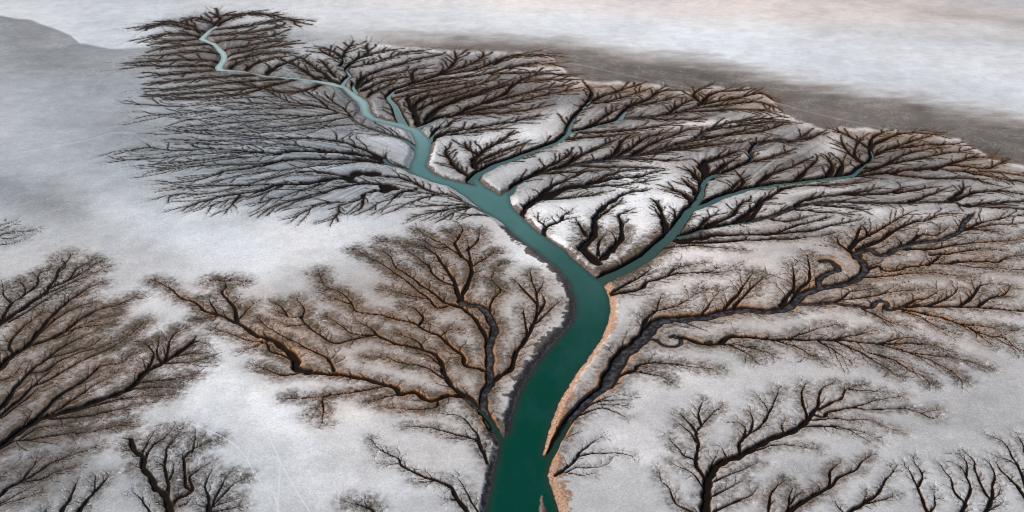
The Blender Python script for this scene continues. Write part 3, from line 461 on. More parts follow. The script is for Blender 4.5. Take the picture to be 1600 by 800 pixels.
# ---------------------------------------------------------------- fields over the ground grid
BIG = 99.0
CUT = np.zeros((NY, NX), np.float32)              # how deep the ground is cut, metres
EDGE = np.full((NY, NX), 60.0, np.float32)        # distance to the nearest channel edge in survey units
BED = np.zeros((NY, NX), np.float32)              # bare black-brown channel mud
RIM = np.zeros((NY, NX), np.float32)              # rust-coloured lip
DAMP = np.zeros((NY, NX), np.float32)             # damp brown mud beside channels
SALT = np.zeros((NY, NX), np.float32)             # white salt-lined rills
SILT = np.zeros((NY, NX), np.float32)             # grey silt of the wide beds
GHOST = np.zeros((NY, NX), np.float32)            # shallow grey smudged rills
OWN = np.full((NY, NX), -1, np.int32)             # which traced line a channel spot belongs to
OWND = np.full((NY, NX), .35, np.float32)
tid = {}
for L in traced: tid[(L['c'], L['line'])] = L['lid']
for L in lines:
    opt = CREEKS[L['c']][2]; P, Hh = L['p'], L['h']; n = len(P); own = tid[(L['c'], L['line'])]
    frost = opt.get('frost', 0); ghost = opt.get('ghost', 0)
    lev = L['lev']; base = traced[own]
    kind = 0
    if lev >= 2 and rnd.random() < ghost: kind = 2
    elif lev == 1 and rnd.random() < ghost * .45: kind = 2
    hair = lev >= 4
    if lev == 5: kind = 1
    elif hair: kind = 1 if rnd.random() < 0 else (2 if rnd.random() < ghost * .7 else 0)
    water = 'w' in L['fl']; silt_pale = 's' in L['fl']
    step = 1 if lev else 1
    for i in range(n-1):
        (ax, ay), (bx, by) = P[i], P[i+1]; ha, hb = Hh[i], Hh[i+1]
        pa, qa = survey(ax, ay); pb, qb = survey(bx, by); u = metre(pa, qa); h = max(ha, hb)
        rad = opt['rad'] * (1 if lev == 0 else .75) * (1 if qa > 340 else .6)
        R = h*2.2 + (1.5*u if hair else rad*(1.6 if lev else 3.2)*u); r = R/u
        j0, j1, i0, i1 = window(pa, pb, qa, qb, r, r * max(.2, (SP - (CY-qa)/F*CP) / math.hypot(1, (CY-qa)/F)) + 1)
        if j1 <= j0 or i1 <= i0: continue
        sl = np.s_[j0:j1, i0:i1]
        d, t = seg_dist(X[sl], Y[sl], ax, ay, bx, by)
        hh = ha + (hb-ha)*t; q = d / hh; e = (d - hh) / u
        if not hair: EDGE[sl] = np.minimum(EDGE[sl], np.maximum(e, 0))
        if kind == 2:
            GHOST[sl] = np.maximum(GHOST[sl], 1 - sstep(.8, 1.7, q)); CUT[sl] = np.maximum(CUT[sl], .12*(1 - sstep(.4, 1.6, q)))
            continue
        if kind == 1:
            SALT[sl] = np.maximum(SALT[sl], 1 - sstep(.5, 1.2, q)); CUT[sl] = np.maximum(CUT[sl], .2*(1 - sstep(.3, 1.5, q)))
        else:
            if water: dep = BASE + .7 if h > 1.6 else BASE + .35
            else: dep = np.minimum(.34*hh + .06, 1.75 if not silt_pale else 1.5)
            if silt_pale and water and h > 1.2: dep = (BASE + .7)*(1 - i/n) + 1.7*i/n
            if silt_pale: CUT[sl] = np.maximum(CUT[sl], dep * (1 - sstep(.72, 1.35, q)))
            elif water: CUT[sl] = np.maximum(CUT[sl], dep * (1 - sstep(.55, 1.4, q)))
            elif lev == 0 and h > 1.1*u: CUT[sl] = np.maximum(CUT[sl], np.minimum(.6*hh + .12, 1.5) * (1 - sstep(.8, 1.5, q)))
            else: CUT[sl] = np.maximum(CUT[sl], dep * (1 - sstep(.1, 1.5, q)))
            BED[sl] = np.maximum(BED[sl], (1 - sstep(.95, 1.35, q)) * (1, .97, .93, .88, .42 if L.get('far') else .74, 0)[lev] * (1 if lev == 0 else 1 - (.5 if lev < 4 else .6)*(i/n)**1.5))
            if silt_pale or water: SILT[sl] = np.maximum(SILT[sl], 1 - sstep(.45, .8, q))
            o = opt.get('orange', 0)
            if o and lev < 2 and h > (.8*u if lev == 0 else .45*u):
                RIM[sl] = np.maximum(RIM[sl], o * (1 if h > 2*u else .6) * sstep(1.1, 1.35, q) * (1 - sstep(1.45, 1.7 + 1.3*u/h, q)))
            if hair: continue
            D = opt['damp'] * np.exp(-(np.maximum(e, 0)/rad)**1.5 * 2.2) * (1 if lev < 2 else .9)
            if lev: D = np.maximum(D*.62, min(1, opt['damp']) * np.exp(-np.maximum(e, 0)/1.7))
            if lev == 0: D = np.maximum(D, (opt.get('stain', 1.0) if qa > 360 else .52)*opt['damp'] * np.exp(-(np.maximum(e, 0)/(rad*2.4))**2 * 1.6))
            DAMP[sl] = np.maximum(DAMP[sl], D)
        m = (q < 1.15) & (e - .3*(2-lev) < OWND[sl])
        OWND[sl] = np.where(m, e - .3*(2-lev), OWND[sl]); OWN[sl] = np.where(m, own, OWN[sl])
print('fields', round(time.time()-T0, 1))
RIM *= sstep(.38, .62, fbm(X/16, Y/16, 61, 3))*.75 + .25
# banks and tracks: bands along a line
BANK = np.zeros((NY, NX), np.float32); BANKC = np.zeros((NY, NX), np.float32); BOWN = np.full((NY, NX), -1, np.int32)
TRK = np.zeros((NY, NX), np.float32); TOWN = np.full((NY, NX), -1, np.int32)
def band(s, w, fn):
    Q = smooth(pts(s), 4); G = [ground(*q) for q in Q]
    for i in range(len(G)-1):
        u = metre(*Q[i]); h = .5*w*u; r = w*2.2+2
        j0, j1, i0, i1 = window(Q[i][0], Q[i+1][0], Q[i][1], Q[i+1][1], r, r)
        if j1 <= j0 or i1 <= i0: continue
        sl = np.s_[j0:j1, i0:i1]; d, t = seg_dist(X[sl], Y[sl], *G[i], *G[i+1]); fn(sl, d/h)
ripple = fbm(X/2.3, Y/2.3, 77, 3)
for k, (nm, lab, cc, w, s) in enumerate(BANKS):
    def fn(sl, q, k=k, cc=cc):
        wm = w*U[sl]; rr = RSD[sl]/wm + (ripple[sl]-.5)*1.3 + (fbm(X[sl]/9, Y[sl]/9, 83, 2)-.5)*.9
        v = (1 - sstep(.75, 1.0, rr)) * (1 - sstep(3.0, 4.0, q)) * (RSD[sl] > -2.5); m = v > BANK[sl]
        BANKC[sl] = np.where(m, cc, BANKC[sl]); BOWN[sl] = np.where(m & (rr < .9) & (q < 3.4), k, BOWN[sl]); BANK[sl] = np.maximum(BANK[sl], v)
    band(s, w, fn)
for k, (lab, w, ss) in enumerate(TRACKS):
    for s in ss:
        def fn(sl, q, k=k):
            v = (1 - sstep(.2, 1.05, q))*(.9 if k < 4 else .16 if k == 5 else .5); TRK[sl] = np.maximum(TRK[sl], v); TOWN[sl] = np.where(q < .9, k, TOWN[sl])
        band(s, w, fn)
BARM = 1 - sstep(-.5, 1.2, BSD)
# regional tone of the crust: large drifts of salt and of wet mud (x, y, rx, ry, turn, tone, weight)
TONE = np.full((NY, NX), .60, np.float32); WARM = np.full((NY, NX), .36, np.float32)
wob = (fbm(PX/90, PY/45, 31, 4)-.5).astype(np.float32); wob2 = (fbm(PX/90+9, PY/45+5, 37, 4)-.5).astype(np.float32)
def drift(field, x, y, rx, ry, turn, val, wt, sharp=2.0, wobble=.5):
    c, s = math.cos(math.radians(turn)), math.sin(math.radians(turn))
    dx, dy = PX - x, PY - y; a = (dx*c + dy*s)/rx + wob*wobble*2; b = (-dx*s + dy*c)/ry + wob2*wobble*2
    g = wt*np.exp(-np.power(a*a + b*b, sharp/2)); field[:] = field*(1-g) + val*g
for a in ((1150, 70, 620, 75, 8, .84, .95), (300, 20, 420, 26, 0, .74, .8), (700, 30, 300, 26, 2, .78, .7), (60, 75, 95, 42, 22, .37, .85), (140, 130, 190, 60, 20, .45, .5),
          (120, 60, 45, 10, 12, .62, .0), (200, 60, 60, 16, 5, .66, .8), (190, 215, 110, 50, 5, .40, .7), (40, 240, 90, 60, -10, .56, .7), (60, 312, 110, 34, 18, .30, .8), (170, 300, 140, 40, -5, .50, .5),
          (330, 370, 170, 42, 8, .78, .9), (470, 385, 150, 45, -12, .86, .9), (60, 405, 120, 40, 0, .62, .7), (300, 600, 140, 110, 40, .82, .9), (470, 690, 120, 110, 50, .76, .8), (60, 720, 130, 80, 10, .26, .6), (180, 730, 160, 80, 0, .42, .5),
          (1450, 140, 240, 34, 12, .66, .7), (1500, 60, 170, 10, 4, .60, .6), (1560, 30, 120, 8, 6, .48, .6), (1500, 620, 190, 70, 10, .52, .7), (1080, 620, 130, 40, 5, .66, .7), (1400, 700, 260, 60, 5, .58, .5),
          (1030, 340, 90, 70, 30, .95, .9), (880, 370, 70, 45, 20, .95, .9), (820, 330, 300, 160, 0, .66, .3), (1000, 275, 60, 25, -20, .82, .7), (1100, 192, 130, 8, -4, .86, .8), (1300, 225, 30, 26, 60, .72, .8), (900, 125, 40, 10, 10, .78, .8), (690, 240, 40, 18, 0, .70, .6), (820, 212, 70, 18, -8, .76, .7),
          (600, 560, 80, 22, 8, .62, .6), (620, 690, 120, 60, 10, .68, .7), (480, 60, 60, 14, 4, .50, .7), (470, 72, 40, 5, 0, .72, .5), (560, 450, 110, 50, 10, .60, .5)):
    drift(TONE, *a)
for a in ((250, 340, 200, 14, -6, .72, .5), (420, 640, 60, 26, 30, .9, .7), (540, 640, 50, 16, 10, .84, .6), (1060, 590, 90, 22, 4, .8, .6), (1000, 700, 70, 30, 10, .78, .6), (880, 470, 0.1, 0.1, 0, .6, 0), (1130, 440, 90, 26, -8, .76, .6), (1300, 500, 160, 12, 3, .72, .5), (560, 760, 70, 20, 0, .8, .5), (200, 690, 60, 26, -10, .74, .6), (240, 470, 40, 30, 30, .8, .5), (1480, 660, 90, 20, 0, .44, .6), (1260, 740, 60, 30, 0, .42, .5)):
    drift(TONE, *a)
for a in ((100, 300, 420, 330, 0, .12, .95), (350, 640, 240, 200, 0, .18, .9), (500, 390, 200, 60, 0, .15, .8), (1200, 105, 480, 40, 8, .12, .8), (1250, 12, 560, 30, 2, .92, .85), (1150, 55, 400, 14, 4, .2, .5), (1050, 135, 300, 26, 9, .85, .8),
          (1250, 620, 480, 240, 0, .52, .8), (1350, 430, 330, 110, 0, .95, .9), (640, 520, 260, 150, 0, .88, .9), (940, 250, 400, 150, 0, .40, .6), (1250, 230, 380, 90, 10, .60, .7), (100, 530, 180, 150, 0, .7, .85)):
    drift(WARM, *a)
def streaks(x, y, rx, ry, turn, ox, oy, tone, wt, warm, seed, k=70):
    """mud zone between the gullies, combed by run-off away from the fan's mouth"""
    c, s = math.cos(math.radians(turn)), math.sin(math.radians(turn)); dx, dy = PX-x, PY-y
    a = (dx*c+dy*s)/rx + wob*.6; b = (-dx*s+dy*c)/ry + wob2*.6; g = wt*np.exp(-np.power(a*a+b*b, 1.6))
    gx, gy = ground(ox, oy); th = np.arctan2(X-gx, Y-gy); r = np.hypot(X-gx, Y-gy)
    n = fbm(th*k + fbm(X/40, Y/40, seed+9, 3)*3, r/70, seed, 4); n2 = fbm(X/45, Y/45, seed+5, 4)
    v = tone*.70*np.clip(.42 + 1.8*(n-.18)*(.45 + 1.1*n2), .3, 2.0)
    TONE[:] = TONE*(1-g) + v*g; WARM[:] = WARM*(1-g*.8) + warm*g*.8
streaks(455, 245, 210, 78, 4, 660, 250, .52, .85, .0, 101, 44)
streaks(345, 85, 100, 55, 8, 350, 100, .40, .9, .45, 111, 40)
streaks(500, 150, 120, 50, 10, 590, 190, .46, .85, .40, 121, 50)
streaks(740, 130, 170, 60, 2, 640, 200, .44, .9, .55, 131)
streaks(1040, 190, 220, 62, 8, 790, 300, .48, .9, .62, 141)
streaks(1330, 260, 260, 72, 8, 1060, 360, .50, .85, .60, 151)
streaks(930, 275, 130, 32, -8, 810, 330, .56, .7, .4, 161)
for a in ((1165, 152, 70, 13, 10, .36, .8), (1410, 216, 110, 14, 9, .36, .8), (990, 140, 90, 9, 4, .36, .7), (1540, 258, 60, 14, 14, .36, .7), (860, 95, 30, 9, 0, .4, .6)):
    drift(TONE, *a); drift(WARM, *a[:5], 1.25, .9)
drift(TONE, 640, 510, 190, 90, 12, .42, .55); drift(TONE, 100, 560, 150, 70, -30, .44, .4); drift(TONE, 1420, 420, 200, 60, 4, .50, .5); drift(WARM, 430, 520, 110, 40, 20, 1.1, .8)
for a in ((1030, 340, 90, 60, 30, .95, .9), (880, 370, 70, 45, 20, .95, .9), (1100, 192, 120, 6, -4, .9, .85), (1080, 215, 70, 5, -4, .85, .7), (1000, 270, 50, 20, -30, .9, .8), (1305, 225, 18, 22, 50, .74, .8), (895, 128, 40, 9, 12, .8, .8), (690, 240, 34, 16, 0, .74, .7), (820, 212, 70, 14, -8, .8, .8), (870, 180, 40, 12, -10, .8, .7), (760, 112, 60, 4, -4, .8, .6), (850, 109, 50, 4, 4, .82, .7), (1180, 240, 60, 5, -4, .85, .6), (1250, 300, 120, 5, -4, .8, .6), (1370, 330, 150, 8, 3, .76, .7), (375, 90, 22, 4, 0, .8, .7), (420, 95, 20, 4, -8, .8, .7), (600, 218, 40, 9, 12, .72, .6), (500, 262, 60, 6, -4, .74, .6), (460, 210, 90, 4, 4, .7, .5)):
    drift(TONE, *a)
edge_y = np.interp(PX, [430, 560, 640, 700, 780, 862, 870, 895, 925, 990, 1050, 1078, 1100, 1170, 1210, 1225, 1290, 1310, 1400, 1460, 1500, 1545, 1600, 1760], [92, 68, 75, 81, 83, 85, 101, 121, 129, 130, 138, 146, 137, 140, 160, 182, 204, 200, 205, 211, 221, 245, 262, 300])
bw = np.interp(PX, [520, 600, 700, 860, 960, 1200, 1450, 1600, 1760], [3, 14, 17, 20, 34, 42, 46, 52, 55]); dd = edge_y - PY + (fbm(PX/14, PY/9, 71, 4)-.5)*7
top_y = np.interp(PX, [430, 600, 760, 860, 1000, 1200, 1400, 1600, 1760], [74, 62, 62, 66, 84, 118, 156, 194, 226]) + wob*16
g = sstep(-1, 5, dd)*sstep(-24, 20, PY - top_y + (fbm(PX/40, PY/5, 73, 4)-.5)*22)*sstep(500, 640, PX); TONE = TONE*(1-g*.93) + .23*g*.93; WARM = WARM*(1-g*.9) + 1.0*g*.9
g = np.exp(-((dd+1)/2.6)**2)*sstep(500, 640, PX); TONE = TONE*(1-g*.6) + .74*g*.6
rim_y = np.interp(PX, [-400, 0, 50, 90, 110, 125, 170, 235], [-10, 20, 30, 45, 55, 66, 74, 76]); dd = PY - rim_y + wob*14
g = sstep(-2, 3, dd)*np.exp(-np.maximum(dd, 0)/42)*(PX < 260)*sstep(255, 215, PX); TONE = TONE*(1-g*.85) + np.interp(PX, [0, 150, 260], [.33, .42, .5])*g*.85
g = sstep(2, -2, dd)*sstep(-60, -4, dd)*sstep(280, 225, PX); TONE = TONE*(1-g*.8) + .76*g*.8

TONE = .64*np.power(np.clip(TONE, .02, 1)/.64, 1.6)
TONE += (fbm(X/60, Y/60, 41, 5)-.5)*.10 + (fbm(PX/160, PY/26, 43, 4)-.5)*.08
# ---------------------------------------------------------------- heights
Z = np.full((NY, NX), BASE, np.float32)
core = sstep(60, 0, np.maximum(np.maximum(-140-PX, PX-1740), np.maximum(-16-PY, PY-864)).clip(0))
pillow = 1 - np.exp(-(EDGE/7.0))
Z += np.where(EDGE < 59, (pillow-1)*.38, 0).astype(np.float32)
Z += (fbm(X/14, Y/14, 51, 3)-.5)*.25*(.4 + np.minimum(DAMP, .6))
fine = (fbm(X/1.1, Y/1.1, 53, 3)-.5)
Z += fine*.035*core
WATERY = np.zeros((NY, NX), bool); WATERY = CUT > BASE + .2
Z = np.where(WATERY, Z - CUT, np.maximum(Z - CUT, .28))
Z += SILT*(fbm(X/1.6, Y/1.6, 57, 3)-.5)*.35
bankw = np.clip(U*15, 3.6, 6.0)
zr = np.where(RSD < 0, np.maximum(RSD*.35, -1.6), BASE*sstep(-.1, 1.0, RSD/bankw) + .03) + (ripple-.5)*.5*np.where(RSD > 0, sstep(bankw*1.6, .3, RSD), 0)
Z = np.where(RSD < bankw*1.2, np.minimum(Z, zr), Z)
Z = np.where(BSD < 4, np.maximum(Z, -1.2 + 1.7*(1-sstep(-2.2, 2.2, BSD)) + (ripple-.5)*.4), Z)
Z += TRK*.05
WET = sstep(.25, -.05, Z) * (core > 0)

# ---------------------------------------------------------------- who owns each face
fo = np.full((NY-1, NX-1), -1, np.int32)                       # -1 the flat
def fmin(A): return np.minimum(np.minimum(A[:-1, :-1], A[1:, :-1]), np.minimum(A[:-1, 1:], A[1:, 1:]))
def corner(A): return A[:-1, :-1]
N1, N2, N3 = 1000, 2000, 3000
c = corner(TOWN); fo = np.where(c >= 0, N2 + c, fo)
c = corner(BOWN); fo = np.where((c >= 0) & (corner(RSD) > -.6), N1 + c, fo)
c = corner(OWN); fo = np.where((c >= 0) & (corner(RSD) > .3), c, fo)
fo = np.where((corner(BSD) < 1.0), N3, fo)
zmin = fmin(Z); rmin = fmin(RSD); 
wf = (zmin < .06)
for _ in range(2):
    g = wf.copy(); g[1:] |= wf[:-1]; g[:-1] |= wf[1:]; g[:, 1:] |= wf[:, :-1]; g[:, :-1] |= wf[:, 1:]; wf = g
rivf = wf & (corner(RSD) < 2.5)
wl = [L for L in traced if 'w' in L['fl']]
WOWN = np.full((NY-1, NX-1), -1, np.int32)
isw = np.zeros(len(traced)+1, bool)
for L in wl: isw[L['lid']] = True
WOWN = np.where(wf & ~rivf, corner(OWN), -1)
for _ in range(4):                                              # spread ownership to the unowned shore faces
    for ax, sh in ((0, 1), (0, -1), (1, 1), (1, -1)):
        r = np.roll(WOWN, sh, ax); WOWN = np.where(wf & ~rivf & (WOWN < 0), r, WOWN)

# ---------------------------------------------------------------- meshes cut from the grid
vid = (np.arange(NY)[:, None]*NX + np.arange(NX)[None, :])
quads = np.stack([vid[:-1, :-1], vid[1:, :-1], vid[1:, 1:], vid[:-1, 1:]], -1).reshape(-1, 4)
CO = np.stack([X, Y, Z], -1).reshape(-1, 3).astype(np.float32)
A1 = np.stack([BED, np.clip(RIM, 0, 1), np.clip(DAMP, 0, 1), SALT], -1).reshape(-1, 4).astype(np.float32)
A2 = np.stack([np.clip(TONE, 0, 1), np.clip(WARM, 0, 1.3), SILT, GHOST], -1).reshape(-1, 4).astype(np.float32)
WETM = np.clip(WET, 0, 1)
A3 = np.stack([BANK, BANKC, np.maximum(TRK, 0), WETM], -1).reshape(-1, 4).astype(np.float32)
A3[:, 0] = np.maximum(A3[:, 0], BARM.reshape(-1)); A3[:, 1] = np.where(BARM.reshape(-1) > .1, .25, A3[:, 1])
COL = bpy.context.scene.collection
def cut_mesh(name, faces, mat, parent=None, z=None, extra=None):
    q = quads[faces]; used, inv = np.unique(q, return_inverse=True)
    me = bpy.data.meshes.new(name); co = CO[used].copy()
    if z is not None: co[:, 2] = z
    nf = len(q); me.vertices.add(len(used)); me.vertices.foreach_set('co', co.ravel())
    me.loops.add(nf*4); me.loops.foreach_set('vertex_index', inv.ravel().astype(np.int32))
    me.polygons.add(nf); me.polygons.foreach_set('loop_start', np.arange(0, nf*4, 4, dtype=np.int32)); 
    me.update(calc_edges=True); me.shade_smooth()
    for nm, A in (extra or (('mud', A1), ('crust', A2), ('bank', A3))):
        at = me.attributes.new(nm, 'FLOAT_COLOR', 'POINT'); at.data.foreach_set('color', A[used].ravel())
    me.materials.append(mat); o = bpy.data.objects.new(name, me); COL.objects.link(o)
    if parent: o.parent = parent
    return o
def nodes(name):
    m = bpy.data.materials.new(name); m.use_nodes = True; nt = m.node_tree; nt.nodes.clear()
    o = nt.nodes.new('ShaderNodeOutputMaterial'); p = nt.nodes.new('ShaderNodeBsdfPrincipled'); nt.links.new(p.outputs[0], o.inputs[0])
    def N(t, **k):
        n = nt.nodes.new(t)
        for a, b in k.items(): setattr(n, a, b)
        return n
    def link(v, s):
        if hasattr(v, 'is_output') or hasattr(v, 'links'): nt.links.new(v, s)
        else: s.default_value = v if not isinstance(v, tuple) or len(v) == 4 else (*v, 1)
    def mix(f, a, b, mode='MIX'):
        n = N('ShaderNodeMix', data_type='RGBA', blend_type=mode); link(f, n.inputs[0]); link(a, n.inputs[6]); link(b, n.inputs[7]); return n.outputs[2]
    def math_(op, a, b=0.0, clamp=False):
        n = N('ShaderNodeMath', operation=op, use_clamp=clamp); link(a, n.inputs[0]); link(b, n.inputs[1]); return n.outputs[0]
    def ramp(v, a, b, c=0.0, d=1.0):
        n = N('ShaderNodeMapRange', interpolation_type='SMOOTHSTEP'); link(v, n.inputs[0]); n.inputs[1].default_value = a; n.inputs[2].default_value = b; n.inputs[3].default_value = c; n.inputs[4].default_value = d; return n.outputs[0]
    def attr(nm):
        a = N('ShaderNodeAttribute', attribute_name=nm); s = N('ShaderNodeSeparateColor'); nt.links.new(a.outputs['Color'], s.inputs[0]); return s.outputs[0], s.outputs[1], s.outputs[2], a.outputs['Alpha']
    geo = N('ShaderNodeNewGeometry').outputs['Position']
    def noise(scale, detail=6, rough=.6, stretch=None, dist=0):
        v = geo
        if stretch:
            mp = N('ShaderNodeMapping'); nt.links.new(geo, mp.inputs[0]); mp.inputs['Scale'].default_value = stretch; mp.inputs['Rotation'].default_value = (0, 0, .3); v = mp.outputs[0]
        n = N('ShaderNodeTexNoise'); nt.links.new(v, n.inputs['Vector']); n.inputs['Scale'].default_value = scale; n.inputs['Detail'].default_value = detail; n.inputs['Roughness'].default_value = rough; n.inputs['Distortion'].default_value = dist; return n.outputs[0]
    def bump(h, strength, dist):
        b = N('ShaderNodeBump'); link(h, b.inputs['Height']); b.inputs['Strength'].default_value = strength; b.inputs['Distance'].default_value = dist; nt.links.new(b.outputs[0], p.inputs['Normal'])
    return m, nt, p, mix, math_, ramp, attr, noise, bump, link
m, nt, p, mix, mt, ramp, attr, noise, bump, link = nodes('delta_mud'); M_MUD = m
bed, rim, damp, salt = attr('mud'); tone, warm, silt_pale, ghost = attr('crust'); bank, bankc, trk, wet = attr('bank')
speck = noise(1.1, 6, .88); grain = noise(1.6, 5, .8); patch = noise(.06, 6, .6); drift = noise(.05, 5, .8); bloom = noise(.35, 6, .72)
# salt crust: grey to white, cool to warm, speckled
crust = mix(tone, (.0, .0, .0), (.92, .92, .92))
crust = mix(1.0, crust, mix(warm, (.875, .985, 1.07), (1.19, 1.0, .87)), 'MULTIPLY')
sp = ramp(speck, .3, .7, .76, 1.22); crust = mix(1.0, crust, sp, 'MULTIPLY'); crust = mix(1.0, crust, ramp(drift, .3, .7, .87, 1.10), 'MULTIPLY')
vein = noise(.22, 6, .62, None, 1.2); vein = mt('MULTIPLY', ramp(mt('ABSOLUTE', mt('SUBTRACT', vein, .5)), .0, .022, 1.0, 0.0), ramp(patch, .38, .62))
crack = noise(.5, 5, .6, None, .8); crack = mt('MULTIPLY', ramp(mt('ABSOLUTE', mt('SUBTRACT', crack, .46)), .0, .02, 1.0, 0.0), ramp(bloom, .45, .6))
crust = mix(mt('MULTIPLY', vein, .42), crust, (.86, .87, .88)); crust = mix(mt('MULTIPLY', crack, .30), crust, (.24, .23, .22))
# damp brown mud beside the channels, broken by salt bloom
br = mix(warm, (.085, .080, .076), (.25, .142, .086))
br = mix(ramp(patch, .35, .7), br, mix(warm, (.07, .068, .062), (.105, .078, .045)))
br = mix(ramp(damp, .55, 1.0, .0, .75), br, mix(warm, (.050, .046, .043), (.15, .065, .025)))
bl = ramp(mt('ADD', mt('MULTIPLY', damp, ramp(patch, .25, .7, .7, 1.15)), mt('MULTIPLY', mt('ADD', mt('SUBTRACT', speck, .5), mt('SUBTRACT', bloom, .5)), mt('MULTIPLY', ramp(damp, .0, .3), 1.15))), .06, .70)
col = mix(bl, crust, br)
col = mix(mt('MULTIPLY', ghost, .55), col, (.20, .18, .16))
col = mix(mt('MULTIPLY', salt, .85), col, (.74, .75, .76))
col = mix(mt('MULTIPLY', trk, .75), col, (.74, .76, .78))
# banks
ridge = noise(.9, 5, .7, (1, 1, 1))
bk = mix(bankc, (.13, .108, .10), (.55, .345, .23)); bk = mix(ramp(ridge, .35, .65), mix(bankc, (.035, .03, .03), (.27, .14, .085)), bk)
col = mix(mt('MULTIPLY', bank, .95), col, bk)
col = mix(mt('MULTIPLY', rim, ramp(grain, .25, .6, .35, 1.0)), col, (.50, .24, .105))
bd = mix(warm, (.007, .0055, .0045), (.017, .0085, .004))
bd = mix(silt_pale, bd, mix(ramp(noise(.3, 6, .62), .40, .66), (.018, .018, .021), (.078, .076, .080)))
col = mix(bed, col, bd)
col = mix(mt('MULTIPLY', wet, .8), col, (.028, .022, .018))
nt.links.new(col, p.inputs['Base Color'])
link(mix(mt('MAXIMUM', mt('MULTIPLY', bed, .8), wet), (.95,)*3, (.62,)*3), p.inputs['Roughness']); p.inputs['Specular IOR Level'].default_value = .05
bump(mt('ADD', grain, mt('MULTIPLY', speck, 2.0)), .25, .2)
m, nt, p, mix, mt, ramp, attr, noise, bump, link = nodes('river_water'); M_WATER = m
s0, s1, edge, _ = attr('silt_pale'); s0 = mt('ADD', s0, mt('MULTIPLY', mt('SUBTRACT', noise(.045, 5, .65, (1, .5, 1)), .5), .28), True)
col = mix(s0, (.000, .050, .030), (.13, .27, .26)); col = mix(s1, col, (.50, .64, .60)); col = mix(mt('MULTIPLY', edge, .45), col, (.035, .028, .02))  # deep green near, base colour paler with distance, brown along the shore
nt.links.new(col, p.inputs['Base Color']); p.inputs['Roughness'].default_value = .22; p.inputs['IOR'].default_value = 1.33; p.inputs['Specular IOR Level'].default_value = .35
bump(noise(.8, 6, .75, (1, 1.6, 1)), .5, .15)

FO = fo.reshape(-1)
def pieces(faces):
    """split a set of grid faces into pieces that share corners"""
    fj, fi = faces // (NX-1), faces % (NX-1)
    j0, i0 = fj.min(), fi.min(); M = np.zeros((fj.max()-j0+3, fi.max()-i0+3), np.int32); M[fj-j0+1, fi-i0+1] = np.arange(1, len(faces)+1)
    while True:
        K = M.copy()
        for aj in (-1, 0, 1):
            for ai in (-1, 0, 1): K[1:-1, 1:-1] = np.maximum(K[1:-1, 1:-1], M[1+aj:M.shape[0]-1+aj, 1+ai:M.shape[1]-1+ai])
        K = np.where(M > 0, K, 0); jump = K.copy(); v = K > 0
        lab = K[fj-j0+1, fi-i0+1]
        lab = lab[lab-1]; lab = lab[lab-1]; N = np.zeros_like(M); N[fj-j0+1, fi-i0+1] = lab
        if (N == M).all(): break
        M = N
    lab = M[fj-j0+1, fi-i0+1]; u, inv = np.unique(lab, return_inverse=True)
    return sorted((faces[inv == k] for k in range(len(u))), key=len, reverse=True)
order = np.argsort(FO, kind='stable'); vals, start = np.unique(FO[order], return_index=True)
groups = {int(v): order[s:e] for v, s, e in zip(vals, start, list(start[1:]) + [len(order)])}
PIECES = {}
for v in list(groups):
    if v < 0: continue
    pc = pieces(groups[v]); keep = [pc[0]] + [p for p in pc[1:] if len(p) > 60 and v < N1]
    PIECES[v] = keep
    lost = [p for p in pc if not any(p is k for k in keep)]
    if lost: groups[-1] = np.concatenate([groups[-1]] + lost)
print('pieces', round(time.time()-T0, 1))
g = cut_mesh('ground', groups[-1], M_MUD); g['kind'] = 'structure'
WO = WOWN.reshape(-1)
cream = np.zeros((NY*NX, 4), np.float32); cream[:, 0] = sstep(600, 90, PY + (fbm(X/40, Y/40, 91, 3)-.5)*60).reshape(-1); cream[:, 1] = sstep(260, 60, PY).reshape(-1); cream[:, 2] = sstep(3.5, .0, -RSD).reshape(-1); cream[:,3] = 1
wx = (('silt_pale', cream),)  # water colour masks: two grow paler with distance, one follows the shore
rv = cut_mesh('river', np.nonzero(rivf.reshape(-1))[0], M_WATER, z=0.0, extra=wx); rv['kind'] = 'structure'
for ci, (key, label, opt, ls) in enumerate(CREEKS):
    got = [(li if k == 0 else 1, p) for li in range(len(ls)) if tid[(ci, li)] in PIECES for k, p in enumerate(PIECES[tid[(ci, li)]])][:100]
    if not got: print('no faces', key); continue
    m = traced[tid[(ci, 0)]]['p'][0]
    root = bpy.data.objects.new('branching_creek', None); COL.objects.link(root); root.location = (m[0], m[1], BASE)
    root['label'] = label; root['category'] = 'creek'; root['group'] = 'branching creeks draining the salt flat'
    for li, fc in got:
        o = cut_mesh('main_channel' if li == 0 else 'side_channel', fc, M_MUD, root); o.matrix_parent_inverse = root.matrix_world.inverted()
        o.location = (-m[0], -m[1], -BASE)
    wfc = np.nonzero(np.isin(WO, [tid[(ci, li)] for li in range(len(ls))]))[0]
    for wp in (pieces(wfc) if len(wfc) else ()):
        if len(wp) < 40: continue
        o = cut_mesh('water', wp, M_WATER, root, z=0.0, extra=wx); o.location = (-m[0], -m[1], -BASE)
for k, (nm, lab, cc, w, s) in enumerate(BANKS):
    if N1 + k in groups:
        o = cut_mesh(nm, PIECES[N1+k][0], M_MUD); o['label'] = lab; o['category'] = 'river bank'; o['group'] = 'bare mud banks along the river'
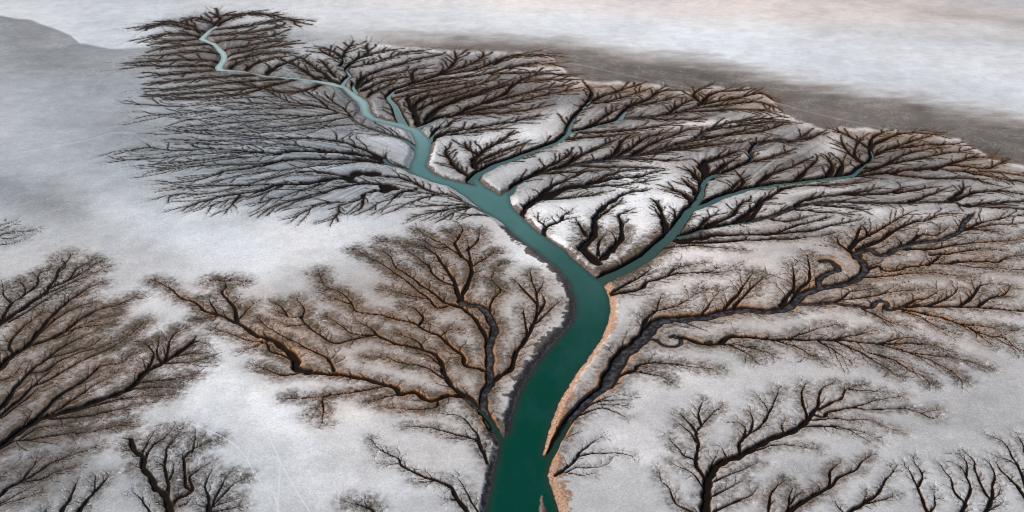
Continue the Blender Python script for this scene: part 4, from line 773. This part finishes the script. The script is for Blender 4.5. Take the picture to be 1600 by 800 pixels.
for k, (lab, w, ss) in enumerate(TRACKS):
    if N2 + k in groups:
        o = cut_mesh('vehicle_track', PIECES[N2+k][0], M_MUD); o['label'] = lab; o['category'] = 'track'; o['group'] = 'pale tracks on the flat'
if N3 in groups:
    o = cut_mesh('mud_bar', PIECES[N3][0], M_MUD); o['label'] = 'narrow brown mud bar rising from the green water at the lower border'; o['category'] = 'mud bar'
print('meshes', round(time.time()-T0, 1))
# ---------------------------------------------------------------- light, sky, camera
sc = bpy.context.scene
w = bpy.data.worlds.new('World'); sc.world = w; w.use_nodes = True; nt = w.node_tree; nt.nodes.clear()
sky = nt.nodes.new('ShaderNodeTexSky'); sky.sky_type = 'NISHITA'; sky.sun_disc = False
EL, AZ = SUN_EL, SUN_AZ                                         # azimuth: compass from +Y, clockwise
sky.sun_elevation = math.radians(EL); sky.sun_rotation = math.radians(AZ)
bg = nt.nodes.new('ShaderNodeBackground'); bg.inputs['Strength'].default_value = SKY_S; out = nt.nodes.new('ShaderNodeOutputWorld')
nt.links.new(sky.outputs[0], bg.inputs[0]); nt.links.new(bg.outputs[0], out.inputs[0])
sun = bpy.data.lights.new('sun', 'SUN'); sun.energy = SUN_S; sun.angle = math.radians(.5); sun.color = (1, .95, .88)
so = bpy.data.objects.new('sun', sun); COL.objects.link(so)
from mathutils import Vector
sd = Vector((math.sin(math.radians(AZ))*math.cos(math.radians(EL)), math.cos(math.radians(AZ))*math.cos(math.radians(EL)), math.sin(math.radians(EL))))
so.rotation_euler = (-sd).to_track_quat('-Z', 'Y').to_euler(); so.location = (-200, 400, 500)
cam = bpy.data.cameras.new('camera'); co = bpy.data.objects.new('camera', cam); COL.objects.link(co)
co.location = (0, 0, H); co.rotation_euler = (math.radians(90) - PITCH, 0, 0)
cam.sensor_width = 36; cam.lens = 36*F/1600; cam.clip_start = 1; cam.clip_end = 300000; sc.camera = co
sc.view_settings.view_transform = 'Standard'; sc.view_settings.look = 'None'; sc.view_settings.exposure = EXPO; sc.view_settings.gamma = 1
sc.cycles.max_bounces = 4; sc.cycles.filter_width = 1.0
print('done', round(time.time()-T0, 1))
